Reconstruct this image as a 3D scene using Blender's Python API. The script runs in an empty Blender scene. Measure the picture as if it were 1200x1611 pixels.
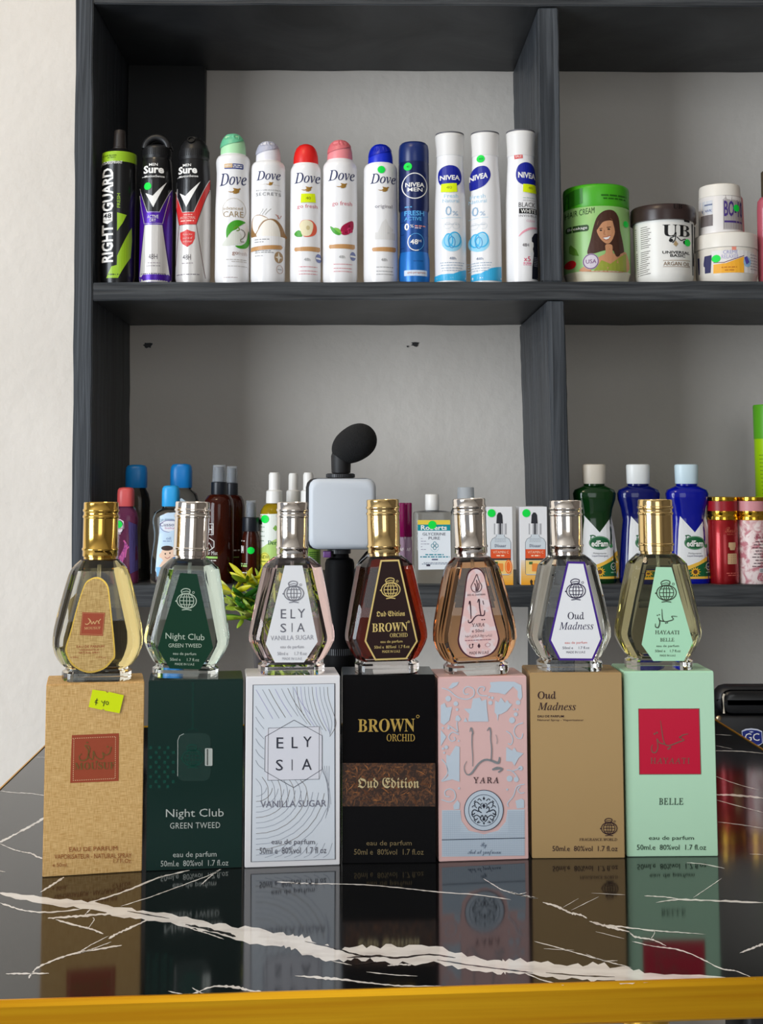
import bpy, bmesh, math, random, os
from mathutils import Vector, Matrix
random.seed(7)
S = bpy.context.scene
COL = S.collection
PI = math.pi

# ------------------------------------------------------------------ camera
F, PPX, PPY, PITCH = 2000.0, 560.0, 575.0, math.radians(5.0)   # focal length and optical centre in pixels of the 1200x1611 frame
CZ = 0.966
cam_d = bpy.data.cameras.new('camera')
cam = bpy.data.objects.new('camera', cam_d)
COL.objects.link(cam)
S.camera = cam
cam_d.sensor_fit = 'VERTICAL'
cam_d.sensor_height = 36.0
cam_d.lens = F * 36.0 / 1611.0
cam_d.shift_x = (600 - PPX) / 1611.0
cam_d.shift_y = -(805.5 - PPY) / 1611.0
cam_d.clip_start = 0.02
cam.location = (0, 0, CZ)
cam.rotation_euler = (PI / 2 + PITCH, 0, 0)

# ------------------------------------------------------------------ colour, exposure, light
S.view_settings.view_transform = 'Standard'
S.view_settings.look = 'None'
S.view_settings.exposure = 0.36
S.view_settings.gamma = 1.0
S.view_settings.use_curve_mapping = False
try:
    S.cycles.max_bounces = 14
    S.cycles.transmission_bounces = 12
    S.cycles.glossy_bounces = 6
    S.cycles.use_denoising = True
except Exception:
    pass

W = bpy.data.worlds.new('sky')
S.world = W
W.use_nodes = True
W.node_tree.nodes['Background'].inputs[0].default_value = (0.80, 0.84, 0.92, 1)
W.node_tree.nodes['Background'].inputs[1].default_value = 0.22

def area(name, loc, target, sx, sy, power, color):
    d = bpy.data.lights.new(name, 'AREA')
    d.shape = 'RECTANGLE'; d.size = sx; d.size_y = sy
    d.energy = power; d.color = color
    o = bpy.data.objects.new(name, d)
    COL.objects.link(o)
    o.location = loc
    o.rotation_euler = (Vector(target) - Vector(loc)).to_track_quat('-Z', 'Y').to_euler()
    return o

area('doorway_daylight', (-2.6, -1.0, 1.30), (0.1, 1.35, 1.0), 1.5, 2.2, 85, (0.86, 0.93, 1.0))
area('front_fill', (0.3, -2.2, 1.4), (0.2, 1.4, 1.0), 1.2, 1.7, 10, (0.92, 0.97, 1.0))  # added fill behind the camera to lift the front faces; no known source
area('ceiling_lamp', (-0.8, 0.0, 2.85), (-0.5, 1.6, 1.5), 0.5, 0.5, 9, (1.0, 0.78, 0.50))

# ------------------------------------------------------------------ pixel <-> place
_cp, _sp = math.cos(PITCH), math.sin(PITCH)
def ray(px, py):
    r, u = (px - PPX) / F, (PPY - py) / F
    return Vector((r, _cp - _sp * u, _sp + _cp * u))
def at(px, py, Y):                     # point of the vertical plane y = Y seen at that pixel
    d = ray(px, py)
    return Vector((0, 0, CZ)) + d * (Y / d.y)
def on_z(px, py, z):                   # point of the level plane at height z
    d = ray(px, py)
    return Vector((0, 0, CZ)) + d * ((z - CZ) / d.z)
def mpp(py, Y):                        # metres per pixel there
    d = ray(PPX, py)
    return Y / d.y / F

# ------------------------------------------------------------------ materials
def lin(c):
    return tuple(((x / 255) / 12.92 if x / 255 <= 0.04045 else ((x / 255 + 0.055) / 1.055) ** 2.4) for x in c)
_mats = {}
def mat(name, rgb, rough=0.5, metal=0.0, trans=0.0, ior=1.45, coat=0.0, alpha=1.0, spec=None, sheen=0):
    if name in _mats: return _mats[name]
    m = bpy.data.materials.new(name); m.use_nodes = True
    b = m.node_tree.nodes['Principled BSDF']
    b.inputs['Base Color'].default_value = (*lin(rgb), 1)
    b.inputs['Roughness'].default_value = rough
    b.inputs['Metallic'].default_value = metal
    b.inputs['Transmission Weight'].default_value = trans
    b.inputs['IOR'].default_value = ior
    b.inputs['Coat Weight'].default_value = coat
    b.inputs['Alpha'].default_value = alpha
    if spec is not None: b.inputs['Specular IOR Level'].default_value = spec
    _mats[name] = m
    return m
def noisy(name, c0, c1, scale=(20, 20, 20), rough=0.6, bump=0.0, bscale=60, detail=6, metal=0, lo=0.35, hi=0.65, rough2=None, coat=0, dist=0.0):
    """two tones mixed by stretched noise, with an optional bump"""
    if name in _mats: return _mats[name]
    m = mat(name, c0, rough, metal, coat=coat)
    nt = m.node_tree; N = nt.nodes; L = nt.links
    b = N['Principled BSDF']
    tc = N.new('ShaderNodeTexCoord'); mp = N.new('ShaderNodeMapping'); no = N.new('ShaderNodeTexNoise'); rp = N.new('ShaderNodeValToRGB')
    mp.inputs['Scale'].default_value = scale
    no.inputs['Scale'].default_value = 1.0; no.inputs['Detail'].default_value = detail; no.inputs['Distortion'].default_value = dist
    L.new(tc.outputs['Object'], mp.inputs[0]); L.new(mp.outputs[0], no.inputs['Vector']); L.new(no.outputs['Fac'], rp.inputs[0])
    rp.color_ramp.elements[0].color = (*lin(c0), 1); rp.color_ramp.elements[0].position = lo
    rp.color_ramp.elements[1].color = (*lin(c1), 1); rp.color_ramp.elements[1].position = hi
    L.new(rp.outputs[0], b.inputs['Base Color'])
    if bump:
        n2 = N.new('ShaderNodeTexNoise'); n2.inputs['Scale'].default_value = bscale; n2.inputs['Detail'].default_value = 5
        bp = N.new('ShaderNodeBump'); bp.inputs['Strength'].default_value = bump; bp.inputs['Distance'].default_value = 0.004
        if bscale > 0: L.new(tc.outputs['Object'], n2.inputs['Vector'])
        src = n2 if bscale > 0 else no
        L.new(src.outputs['Fac'], bp.inputs['Height']); L.new(bp.outputs[0], b.inputs['Normal'])
    return m
def ink(r, g, b, rough=0.45, metal=0.0):
    return mat('ink_%d_%d_%d_%d_%d' % (r, g, b, rough * 100, metal * 100), (r, g, b), rough, metal, spec=0.3)
WHITE = ink(238, 236, 232); BLACK = ink(18, 18, 20); GREY = ink(120, 120, 122)
FOIL = mat('silver_foil', (196, 196, 190), 0.28, 1.0)
GOLDFOIL = mat('gold_foil', (212, 178, 96), 0.25, 1.0)
GREENDOT = ink(6, 222, 72, 0.5); YELLOW = ink(222, 240, 8, 0.55)
PLASTIC_WHITE = mat('white_plastic', (232, 231, 228), 0.35)
PLASTIC_BLACK = mat('black_plastic', (22, 22, 24), 0.4)
CHROME = mat('chrome', (240, 232, 224), 0.11, 1.0)
GOLD = mat('polished_gold', (236, 204, 142), 0.13, 1.0)
YGOLD = mat('yellow_gold', (228, 184, 92), 0.13, 1.0)
GLASS = mat('clear_glass', (252, 252, 250), 0.0, 0, 1.0, 1.48)

# ------------------------------------------------------------------ fonts
_fdir = bpy.utils.system_resource('DATAFILES', path='fonts') or ''
def _font(fn):
    try: return bpy.data.fonts.load(os.path.join(_fdir, fn))
    except Exception: return None
_FONTS = {'math': _font('NotoSansMath-Regular.woff2'), 'arabic': _font('NotoSansArabic-VariableFont_wdth,wght.woff2'), 'inter': _font('Inter.woff2')}
_BASE = {'roman': (0x1D434, 0x1D44E, None), 'serif': (0x1D400, 0x1D41A, 0x1D7CE), 'italic': (0x1D434, 0x1D44E, None), 'bitalic': (0x1D468, 0x1D482, None), 'fraktur': (0x1D56C, 0x1D586, None), 'script': (0x1D4D0, 0x1D4EA, None)}
def styled(s, style):
    if style in _BASE and _FONTS['math']:
        U, l, dg = _BASE[style]; out = ''
        for ch in s:
            if 'A' <= ch <= 'Z': out += chr(U + ord(ch) - 65)
            elif ch == 'h' and style in ('italic', 'roman'): out += '\u210e'
            elif 'a' <= ch <= 'z': out += chr(l + ord(ch) - 97)
            elif ch.isdigit() and dg: out += chr(dg + ord(ch) - 48)
            else: out += ch
        return out, _FONTS['math']
    if style == 'arabic': return s, _FONTS['arabic']
    if style == 'inter': return s, _FONTS['inter']
    return s, None
_tc = {}
def glyphs(s, style, bold, spacing):
    """flat text mesh: verts scaled so that the cap height is 1, faces"""
    k = (s, style, bold, spacing)
    if k in _tc: return _tc[k]
    t, f = styled(s, style)
    c = bpy.data.curves.new('t', 'FONT')
    if f: c.font = f
    c.body = t; c.resolution_u = 2; c.offset = bold; c.space_character = spacing
    o = bpy.data.objects.new('t', c); COL.objects.link(o)
    dg = bpy.context.evaluated_depsgraph_get()
    m = bpy.data.meshes.new_from_object(o.evaluated_get(dg))
    vs = [(v.co.x, v.co.y) for v in m.vertices]; fs = [tuple(p.vertices) for p in m.polygons]
    bpy.data.objects.remove(o); bpy.data.curves.remove(c); bpy.data.meshes.remove(m)
    _tc[k] = (vs, fs)
    return vs, fs

# ------------------------------------------------------------------ mesh builder
class MB:
    def __init__(s): s.v = []; s.f = []; s.m = []; s.mats = []
    def mi(s, m):
        if m not in s.mats: s.mats.append(m)
        return s.mats.index(m)
    def add(s, vs, fs, m):
        k = len(s.v); s.v += [tuple(v) for v in vs]
        i = s.mi(m)
        for f in fs: s.f.append(tuple(k + a for a in f)); s.m.append(i)
    def loft(s, rings, m, caps=(True, True), closed=True):
        n = len(rings[0]); vs = [p for r in rings for p in r]; fs = []
        ms = m if isinstance(m, list) else None
        for i in range(len(rings) - 1):
            for j in range(n if closed else n - 1):
                fs.append((i * n + j, i * n + (j + 1) % n, (i + 1) * n + (j + 1) % n, (i + 1) * n + j))
        k = len(s.v); s.v += [tuple(v) for v in vs]
        for q, f in enumerate(fs):
            s.f.append(tuple(k + a for a in f)); s.m.append(s.mi(ms[q // n] if ms else m))
        if caps[0]: s.f.append(tuple(k + j for j in reversed(range(n)))); s.m.append(s.mi(ms[0] if ms else m))
        if caps[1]: s.f.append(tuple(k + (len(rings) - 1) * n + j for j in range(n))); s.m.append(s.mi(ms[-1] if ms else m))
    def lathe(s, prof, m, seg=48, ratio=1.0, c=(0, 0), power=2.0, caps=(True, True)):
        """prof: (radius, z); ratio: depth / width; power > 2 squares the section"""
        rings = []
        for r, z in prof:
            ring = []
            for j in range(seg):
                a = 2 * PI * (j + 0.5) / seg
                x, y = math.cos(a), math.sin(a)
                if power != 2.0:
                    q = (abs(x) ** power + abs(y) ** power) ** (-1 / power); x *= q; y *= q
                ring.append((c[0] + r * x, c[1] + r * ratio * y, z))
            rings.append(ring)
        s.loft(rings, m, caps)
    def box(s, x0, x1, y0, y1, z0, z1, m, b=0.0):
        if b <= 0:
            s.loft([[(x0, y0, z), (x1, y0, z), (x1, y1, z), (x0, y1, z)] for z in (z0, z1)], m)
            return
        def ring(i, z):
            X0, X1, Y0, Y1 = x0 + i, x1 - i, y0 + i, y1 - i; c = b
            out = []
            for cx, cy, a0 in ((X1 - c, Y0 + c, -PI / 2), (X1 - c, Y1 - c, 0), (X0 + c, Y1 - c, PI / 2), (X0 + c, Y0 + c, PI)):
                for k in range(4):
                    a = a0 + k * PI / 6; out.append((cx + c * math.cos(a), cy + c * math.sin(a), z))
            return out
        rs = []
        for k in range(4):
            a = k * PI / 6; rs.append(ring(b * 0.6 * (1 - math.sin(a)), z0 + b * 0.6 * (1 - math.cos(a))))
        for k in range(4):
            a = PI / 2 - k * PI / 6; rs.append(ring(b * 0.6 * (1 - math.sin(a)), z1 - b * 0.6 * (1 - math.cos(a))))
        s.loft(rs, m)
    def tube(s, pts, r, m, seg=10, closed_ends=True):
        pts = [Vector(p) for p in pts]; rings = []; up = Vector((0, 0, 1))
        rr = r if isinstance(r, (list, tuple)) else [r] * len(pts)
        for i, p in enumerate(pts):
            t = (pts[min(i + 1, len(pts) - 1)] - pts[max(i - 1, 0)]).normalized()
            a = t.cross(up)
            if a.length < 1e-3: a = t.cross(Vector((1, 0, 0)))
            a.normalize(); b = t.cross(a)
            rings.append([p + (a * math.cos(2 * PI * j / seg) + b * math.sin(2 * PI * j / seg)) * rr[i] for j in range(seg)])
        s.loft(rings, m, (closed_ends, closed_ends))
    def build(s, name, parent=None, smooth=35, loc=None, mats=None, bevel=0, cls=None):
        me = bpy.data.meshes.new(name); me.from_pydata(s.v, [], s.f)
        for m in s.mats: me.materials.append(m)
        for p, i in zip(me.polygons, s.m): p.material_index = i
        bm = bmesh.new(); bm.from_mesh(me); bmesh.ops.recalc_face_normals(bm, faces=bm.faces)
        if bevel:
            es = [e for e in bm.edges if len(e.link_faces) == 2 and e.calc_face_angle(0) > 0.3]
            bmesh.ops.bevel(bm, geom=es, offset=bevel, segments=2, affect='EDGES', clamp_overlap=True)
        bm.to_mesh(me); bm.free()
        if smooth:
            me.polygons.foreach_set('use_smooth', [True] * len(me.polygons))
            try: me.set_sharp_from_angle(angle=math.radians(smooth))
            except Exception: pass
        o = bpy.data.objects.new(name, me); COL.objects.link(o)
        if parent: o.parent = parent
        if loc: o.location = loc
        return o

def tag(o, label, cat, group=None):
    o['label'] = label; o['category'] = cat
    if group: o['group'] = group
    return o
def thing(name, label, cat, loc, rz=0.0, group=None, ry=0.0):
    o = bpy.data.objects.new(name, None); COL.objects.link(o)
    o.empty_display_size = 0.02
    o.location = loc; o.rotation_euler = (0, ry, rz)
    return tag(o, label, cat, group)
def struct(mb, name, **k):
    o = mb.build(name, **k); o['kind'] = 'structure'; return o

# ------------------------------------------------------------------ printing on a front surface
class Print:
    """ink shapes given in pixels of one crop of the photograph, laid on the thing's own front surface.
    org, sc: crop origin and scale;  x0(py): axis pixel;  y0: pixel of the base;  s: metres per pixel;  front(x, z) -> (y, nx, ny)"""
    def __init__(p, org, sc, x0, y0, s, front, curved=0.0, dz=0.0):
        p.o = org; p.k = sc; p.x0 = x0 if callable(x0) else (lambda y, c=x0: c); p.y0 = y0; p.s = s; p.front = front; p.curved = curved; p.mb = MB(); p.dz = dz
    def uv(p, x, y):
        X, Y = p.o[0] + x / p.k, p.o[1] + y / p.k
        return (X - p.x0(Y)) * p.s, (p.y0 - Y) * p.s + p.dz
    def lay(p, vs, fs, m, lay):
        """vs in crop pixels; cut to strips on curved fronts, then laid on"""
        pts = [p.uv(*v) for v in vs]
        if p.curved:
            bm = bmesh.new()
            bv = [bm.verts.new((a, b, 0)) for a, b in pts]
            for f in fs:
                try: bm.faces.new([bv[i] for i in f])
                except ValueError: pass
            xs = [a for a, b in pts]; st = p.curved * 0.12
            x = math.floor(min(xs) / st) * st + st
            while x < max(xs):
                bmesh.ops.bisect_plane(bm, geom=bm.verts[:] + bm.edges[:] + bm.faces[:], plane_co=(x, 0, 0), plane_no=(1, 0, 0), dist=1e-7)
                x += st
            zs = [b for a, b in pts]; sz = p.curved * 0.6
            z = math.floor(min(zs) / sz) * sz + sz
            while z < max(zs):
                bmesh.ops.bisect_plane(bm, geom=bm.verts[:] + bm.edges[:] + bm.faces[:], plane_co=(0, z, 0), plane_no=(0, 1, 0), dist=1e-7)
                z += sz
            bm.verts.ensure_lookup_table(); bm.verts.index_update()
            pts = [(v.co.x, v.co.y) for v in bm.verts]; fs = [tuple(v.index for v in f.verts) for f in bm.faces]
            bm.free()
        off = 0.00012 + lay * 0.00007
        out = []
        for x, z in pts:
            y, nx, ny = p.front(x, z)
            out.append((x + nx * off, y + ny * off, z))
        # keep the faces turned to the front
        good = []
        for f in fs:
            a = sum(pts[f[i]][0] * pts[f[(i + 1) % len(f)]][1] - pts[f[(i + 1) % len(f)]][0] * pts[f[i]][1] for i in range(len(f)))
            if abs(a) > 1e-14: good.append(f if a > 0 else tuple(reversed(f)))
        p.mb.add(out, good, m)
    def poly(p, pts, m, lay=0):
        bm = bmesh.new(); vs = [bm.verts.new((x, -y, 0)) for x, y in pts]
        bm.faces.new(vs); bmesh.ops.triangulate(bm, faces=bm.faces[:])
        bm.verts.index_update()
        fs = [tuple(v.index for v in f.verts) for f in bm.faces]; bm.free()
        p.lay(pts, fs, m, lay)
    def blob(p, pts, m, lay=0): p.poly(spline(pts, 1, 4, True)[0], m, lay)
    def rect(p, x0, y0, x1, y1, m, lay=0): p.poly([(x0, y0), (x1, y0), (x1, y1), (x0, y1)], m, lay)
    def rrect(p, x0, y0, x1, y1, r, m, lay=0):
        pts = []
        for cx, cy, a0 in ((x1 - r, y0 + r, -90), (x1 - r, y1 - r, 0), (x0 + r, y1 - r, 90), (x0 + r, y0 + r, 180)):
            for k in range(5):
                a = math.radians(a0 + k * 22.5); pts.append((cx + r * math.cos(a), cy + r * math.sin(a)))
        p.poly(pts, m, lay)
    def ell(p, cx, cy, rx, ry, m, lay=0, n=28, a0=0, a1=360):
        p.poly([(cx + rx * math.cos(math.radians(a0 + (a1 - a0) * k / n)), cy + ry * math.sin(math.radians(a0 + (a1 - a0) * k / n))) for k in range(n + (a1 - a0 != 360))], m, lay)
    def dot(p, cx, cy, r, m=None, lay=6): p.ell(cx, cy, r, r, m or GREENDOT, lay, 20)
    def stroke(p, pts, w, m, lay=1, closed=False, smooth=0):
        """line of width w (number, or a list of widths per point)"""
        if smooth: pts, w = spline(pts, w, smooth, closed)
        n = len(pts); ws = w if isinstance(w, list) else [w] * n
        A, B = [], []
        for i in range(n):
            a = pts[(i - 1) % n] if closed else pts[max(i - 1, 0)]; b = pts[(i + 1) % n] if closed else pts[min(i + 1, n - 1)]
            dx, dy = b[0] - a[0], b[1] - a[1]; L = math.hypot(dx, dy) or 1
            nx, ny = -dy / L * ws[i] / 2, dx / L * ws[i] / 2
            A.append((pts[i][0] + nx, pts[i][1] + ny)); B.append((pts[i][0] - nx, pts[i][1] - ny))
        fs = [(i, (i + 1) % n, n + (i + 1) % n, n + i) for i in range(n if closed else n - 1)]
        p.lay(A + B, fs, m, lay)
    def ring(p, cx, cy, rx, ry, w, m, lay=1, n=36, a0=0, a1=360):
        full = a1 - a0 == 360
        p.stroke([(cx + rx * math.cos(math.radians(a0 + (a1 - a0) * k / n)), cy + ry * math.sin(math.radians(a0 + (a1 - a0) * k / n))) for k in range(n + (not full))], w, m, lay, closed=full)
    def text(p, s, x0, x1, yb, yt, m, style='sans', bold=0.0, lay=2, spacing=1.0, shear=0.0, rot=0, slope=0.0):
        """fits s between x0 and x1 with its lowest and highest points on yb and yt; rot=90 reads upwards (x0..x1 is then the height of letters)"""
        vs, fs = glyphs(s, style, bold, spacing)
        if not vs: return
        if style == 'roman': shear = shear - 0.25
        if shear: vs = [(x + y * shear, y) for x, y in vs]
        ax, bx = min(v[0] for v in vs), max(v[0] for v in vs); ay, by = min(v[1] for v in vs), max(v[1] for v in vs)
        out = []
        for x, y in vs:
            u, w = (x - ax) / (bx - ax), (y - ay) / (by - ay)
            if rot == 90: out.append((x1 + (x0 - x1) * w, yb + (yt - yb) * u))
            else: out.append((x0 + (x1 - x0) * u, yb + (yt - yb) * w + slope * u))
        p.lay(out, fs, m, lay)
    def fine(p, x0, x1, y, h, m, lay=2, n=None, seed=1):
        """a line of print too small to read: short dashes like words"""
        rnd = random.Random(seed * 31 + int(x0) + int(y))
        x = x0
        while x < x1:
            w = min(h * rnd.uniform(1.5, 5), x1 - x)
            p.rect(x, y, x + w, y + h, m, lay); x += w + h * 0.8
    def done(p, name, parent):
        return p.mb.build(name, parent, smooth=0)
def spline(pts, w, k, closed=False):
    n = len(pts); ws = w if isinstance(w, list) else [w] * n
    P, Wd = [], []
    rng = range(n if closed else n - 1)
    for i in rng:
        q = [pts[(i + d) % n] if closed else pts[min(max(i + d, 0), n - 1)] for d in (-1, 0, 1, 2)]
        for j in range(k):
            t = j / k
            f = lambda a, b, c, d: 0.5 * (2 * b + (c - a) * t + (2 * a - 5 * b + 4 * c - d) * t * t + (3 * b - a - 3 * c + d) * t ** 3)
            P.append((f(*[a[0] for a in q]), f(*[a[1] for a in q]))); Wd.append(ws[i] + (ws[(i + 1) % n] - ws[i]) * t)
    if not closed: P.append(pts[-1]); Wd.append(ws[-1])
    return P, Wd
def flat(y): return lambda x, z: (y, 0.0, -1.0)
def curved(R, ratio=1.0, c=0.0, power=2.0):
    """front of a round or oval body; R: radius or radius by height"""
    Rf = R if callable(R) else (lambda z: R)
    def f(x, z):
        r = Rf(z); t = max(-0.995, min(0.995, x / r)); q = (1 - abs(t) ** power) ** (1 / power)
        nx, ny = math.copysign(abs(t) ** (power - 1), t) * ratio, -q ** (power - 1); L = math.hypot(nx, ny)
        return c - r * ratio * q, nx / L, ny / L
    return f
def interp(prof):
    pr = sorted(prof, key=lambda p: p[1])
    def f(z):
        if z <= pr[0][1]: return pr[0][0]
        for (r0, z0), (r1, z1) in zip(pr, pr[1:]):
            if z <= z1: return r0 + (r1 - r0) * (z - z0) / max(z1 - z0, 1e-9)
        return pr[-1][0]
    return f
# ================================================================== the room
YF, YB = 1.400, 1.637                     # front of the shelving, back wall
K = YF / 1.818
WALL = noisy('white_plaster', (222, 215, 206), (212, 205, 196), (3, 3, 3), 0.75, 0.35, 55)
PAINT = noisy('charcoal_painted_wood', (38, 40, 43), (78, 80, 82), (7, 6, 170), 0.42, 0.4, -1, dist=0.8, lo=0.3, hi=0.72)
PAINT_V = noisy('charcoal_painted_wood_upright', (38, 41, 45), (80, 84, 89), (150, 120, 4), 0.45, 0.45, -1, dist=0.9, lo=0.3, hi=0.72)
for _m in (PAINT, PAINT_V): _m.node_tree.nodes['Principled BSDF'].inputs['Specular IOR Level'].default_value = 0.2
FLOOR = noisy('grey_tile', (172, 174, 178), (160, 162, 166), (4, 4, 4), 0.35)
mb = MB(); mb.box(-3.2, 2.4, YB, YB + 0.12, -0.02, 3.0, WALL)
wall_back = struct(mb, 'wall_back', smooth=0)
mb = MB(); mb.box(-3.2, 2.4, -2.6, YB, -0.1, 0.0, FLOOR); struct(mb, 'floor', smooth=0)
mb = MB(); mb.box(-3.2, 2.4, -2.6, YB, 3.0, 3.1, WALL); struct(mb, 'ceiling', smooth=0)
mb = MB(); mb.box(2.3, 2.4, -2.6, YB, 0.0, 3.0, noisy('taupe_plaster', (120, 112, 104), (110, 102, 96), (3, 3, 3), 0.8)); struct(mb, 'wall_right', smooth=0)
mb = MB(); mb.box(-0.2, 2.3, -2.6, -2.5, 0.0, 3.0, WALL); mb.box(-3.2, -2.2, -2.6, -2.5, 0.0, 3.0, WALL); mb.box(-2.2, -0.2, -2.6, -2.5, 2.3, 3.0, WALL); struct(mb, 'wall_front', smooth=0)
# chipped specks of black paint on the plaster
mb = MB()
for cx, cy, r in ((232, 543, 8), (653, 541, 6), (641, 545, 2)):
    pts = []
    for k in range(14):
        a = 2 * PI * k / 14; q = r * random.uniform(0.55, 1.1)
        pts.append(at(cx + q * 1.15 * math.cos(a), cy + 0.75 * q * math.sin(a), YB - 0.0012))
    mb.add([(p.x, YB - 0.0012 * (1 if i % 2 else 1), p.z) for i, p in enumerate(pts)] + [(p.x, YB + 0.001, p.z) for p in pts],
           [tuple(range(14))] + [(i, (i + 1) % 14, 14 + (i + 1) % 14, 14 + i) for i in range(14)], PLASTIC_BLACK)
struct(mb, 'paint_splat_1', parent=wall_back, smooth=0)

# ------------------------------------------------------------------ the shelving
shelf = thing('wall_shelf', 'charcoal painted open wooden shelving unit against the white plaster wall', 'shelf', (0, YF, 0))
def slab(name, quad, y0, y1, m, jag=0.0):
    """board whose front face has the four pixel corners (tl, tr, br, bl); runs back from y0 to y1"""
    f = [at(px, py, YF) for px, py in quad]
    mb = MB(); n = 24
    def edge(a, b, k):
        t = k / n; return a.lerp(b, t)
    long_h = (f[1] - f[0]).length > (f[3] - f[0]).length
    rings = []
    for k in range(n + 1):
        if long_h: a, b = edge(f[0], f[1], k), edge(f[3], f[2], k)
        else: a, b = edge(f[0], f[3], k), edge(f[1], f[2], k)
        j = [random.uniform(-jag, jag) for _ in range(2)]
        ax = Vector((0, 0, 1)) if long_h else Vector((1, 0, 0))
        a = a + ax * j[0]; b = b + ax * j[1]
        rings.append([(a.x, y0 - YF, a.z), (b.x, y0 - YF, b.z), (b.x, y1 - YF, b.z), (a.x, y1 - YF, a.z)])
    mb.loft(rings, m)
    return mb.build(name, shelf, smooth=0, bevel=0.0012)
ZL = at(560, 921, YF).z; ZU = at(560, 444, YF).z          # tops of the lower and upper shelf
bot = lambda px: (px, 750 + 0.966 / YF * F)
slab('side_board', [(119.5, -60), (146.5, -60), (143, 1000), (112, 1000)], YF, YB - 0.001, PAINT_V, 0.0006)
slab('side_board', [(111.5, 1000.5), (142.5, 1000.5), (142.5, 1840), (110, 1840)], YF, YB - 0.001, PAINT_V, 0.0006)
slab('shelf_board', [(146.8, -24), (1420, -22), (1420, 11), (146.8, 6)], YF + 0.0005, YB - 0.001, PAINT, 0.0005)
slab('shelf_board', [(144.8, 444), (1420, 442), (1420, 471.5), (144.8, 472.5)], YF + 0.0005, YB - 0.001, PAINT, 0.0006)
slab('shelf_board', [(143.4, 921), (1420, 920), (1420, 954.5), (143.4, 955.5)], YF + 0.0005, YB - 0.001, PAINT, 0.0005)
slab('divider_board', [(847.5, 10.5), (878.5, 10.6), (885.5, 442), (854, 442.2)], YF + 0.003, YB - 0.001, PAINT_V, 0.0004)
slab('divider_board', [(860, 473), (888, 473), (902, 919.8), (876, 919.9)], YF + 0.003, YB - 0.001, PAINT_V, 0.0004)
slab('divider_board', [(876, 956), (903, 956), (908, 1840), (880, 1840)], YF + 0.003, YB - 0.001, PAINT_V, 0.0004)
slab('side_board', [(1421, -60), (1450, -60), (1465, 1840), (1436, 1840)], YF, YB - 0.001, PAINT_V, 0.0004)
a, b = at(150, 100, YB - 0.02), at(319, 443, YB - 0.02)
mb = MB(); mb.box(at(146.5, 100, YF).x + 0.0004, b.x, YB - 0.02 - YF, YB - 0.001 - YF, ZU + 0.0008, at(300, 113, YB - 0.02).z + 0.02, noisy('black_painted_panel', (11, 11, 12), (20, 20, 21), (30, 30, 3), 0.55))
mb.build('back_panel', shelf, smooth=0)

# ------------------------------------------------------------------ the table
ZT = 0.75
MARBLE = noisy('black_marble_laminate', (7, 7, 8), (16, 16, 18), (9, 22, 9), 0.08, lo=0.45, hi=0.85)
VEIN = noisy('white_marble_vein', (240, 236, 232), (206, 198, 194), (60, 120, 60), 0.06, lo=0.45, hi=0.8)
TRIM = noisy('brushed_gold_edge', (246, 186, 34), (230, 160, 24), (3, 60, 300), 0.3, metal=0.85)
MARBLE.node_tree.nodes['Principled BSDF'].inputs['IOR'].default_value = 1.57
def isect(p, d, q, e):
    k = d.x * e.y - d.y * e.x; t = ((q.x - p.x) * e.y - (q.y - p.y) * e.x) / k
    return p + d * t
fa, fb = on_z(0, 1578, ZT), on_z(1200, 1541.5, ZT); la, lb = on_z(0, 1238, ZT), on_z(74, 1167.3, ZT); ra, rb = on_z(1123.5, 1129.5, ZT), on_z(1200, 1177.3, ZT)
fd = fb - fa
FL, FR = isect(fa, fd, la, lb - la), isect(fa, fd, ra, rb - ra)
BR_ = ra; BL_ = isect(ra, fd, la, lb - la)
tc_ = (FL + FR + BL_ + BR_) / 4
table = thing('side_table', 'gold edged table with a glossy black top and white marble veins, carrying the perfume boxes', 'table', (tc_.x, tc_.y, 0))
TB = Vector((tc_.x, tc_.y, 0))
cor = [FL, FR, BR_, BL_]; TH = 0.0165
def inset(pts, d):
    out = []
    n = len(pts)
    for i in range(n):
        a, b, c = pts[i - 1], pts[i], pts[(i + 1) % n]
        u, v = (b - a).normalized(), (c - b).normalized()
        n1, n2 = Vector((-u.y, u.x, 0)), Vector((-v.y, v.x, 0))
        out.append(isect(a + n1 * d, u, b + n2 * d, v))
    return out
inn = inset(cor, 0.0022)
mb = MB()
mb.loft([[(p.x - TB.x, p.y - TB.y, z) for p in inn] for z in (ZT - TH + 0.001, ZT)], MARBLE)
def vein(org, k, pts, w, lay=0, jit=0.22, sub=7):
    P, Wd = spline([(org[0] + x / k, org[1] + y / k) for x, y in pts], [a / k for a in (w if isinstance(w, list) else [w] * len(pts))], sub)
    A, B = [], []
    for i in range(len(P)):
        a, b = P[max(i - 1, 0)], P[min(i + 1, len(P) - 1)]
        dx, dy = b[0] - a[0], b[1] - a[1]; L = math.hypot(dx, dy) or 1
        taper = min(1.0, 0.25 + min(i, len(P) - 1 - i) / 4.0)
        h1, h2 = (Wd[i] * taper * random.uniform(0.5 - jit, 0.5 + jit) for _ in range(2))
        A.append((P[i][0] - dy / L * h1, P[i][1] + dx / L * h1)); B.append((P[i][0] + dy / L * h2, P[i][1] - dx / L * h2))
    vs = []
    for x, y in A + B:
        q = on_z(x, y, ZT + 0.00005 + lay * 0.00003); vs.append((q.x - TB.x, q.y - TB.y, q.z))
    n = len(P)
    mb.add(vs, [(i, i + 1, n + i + 1, n + i) for i in range(n - 1)], VEIN)
cA, cB, cC, cD, cE = ((0, 1360), 2.4), ((450, 1360), 3.0), ((800, 1360), 3.0), ((0, 1100), 5.37), ((1080, 1050), 4.6)
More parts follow.
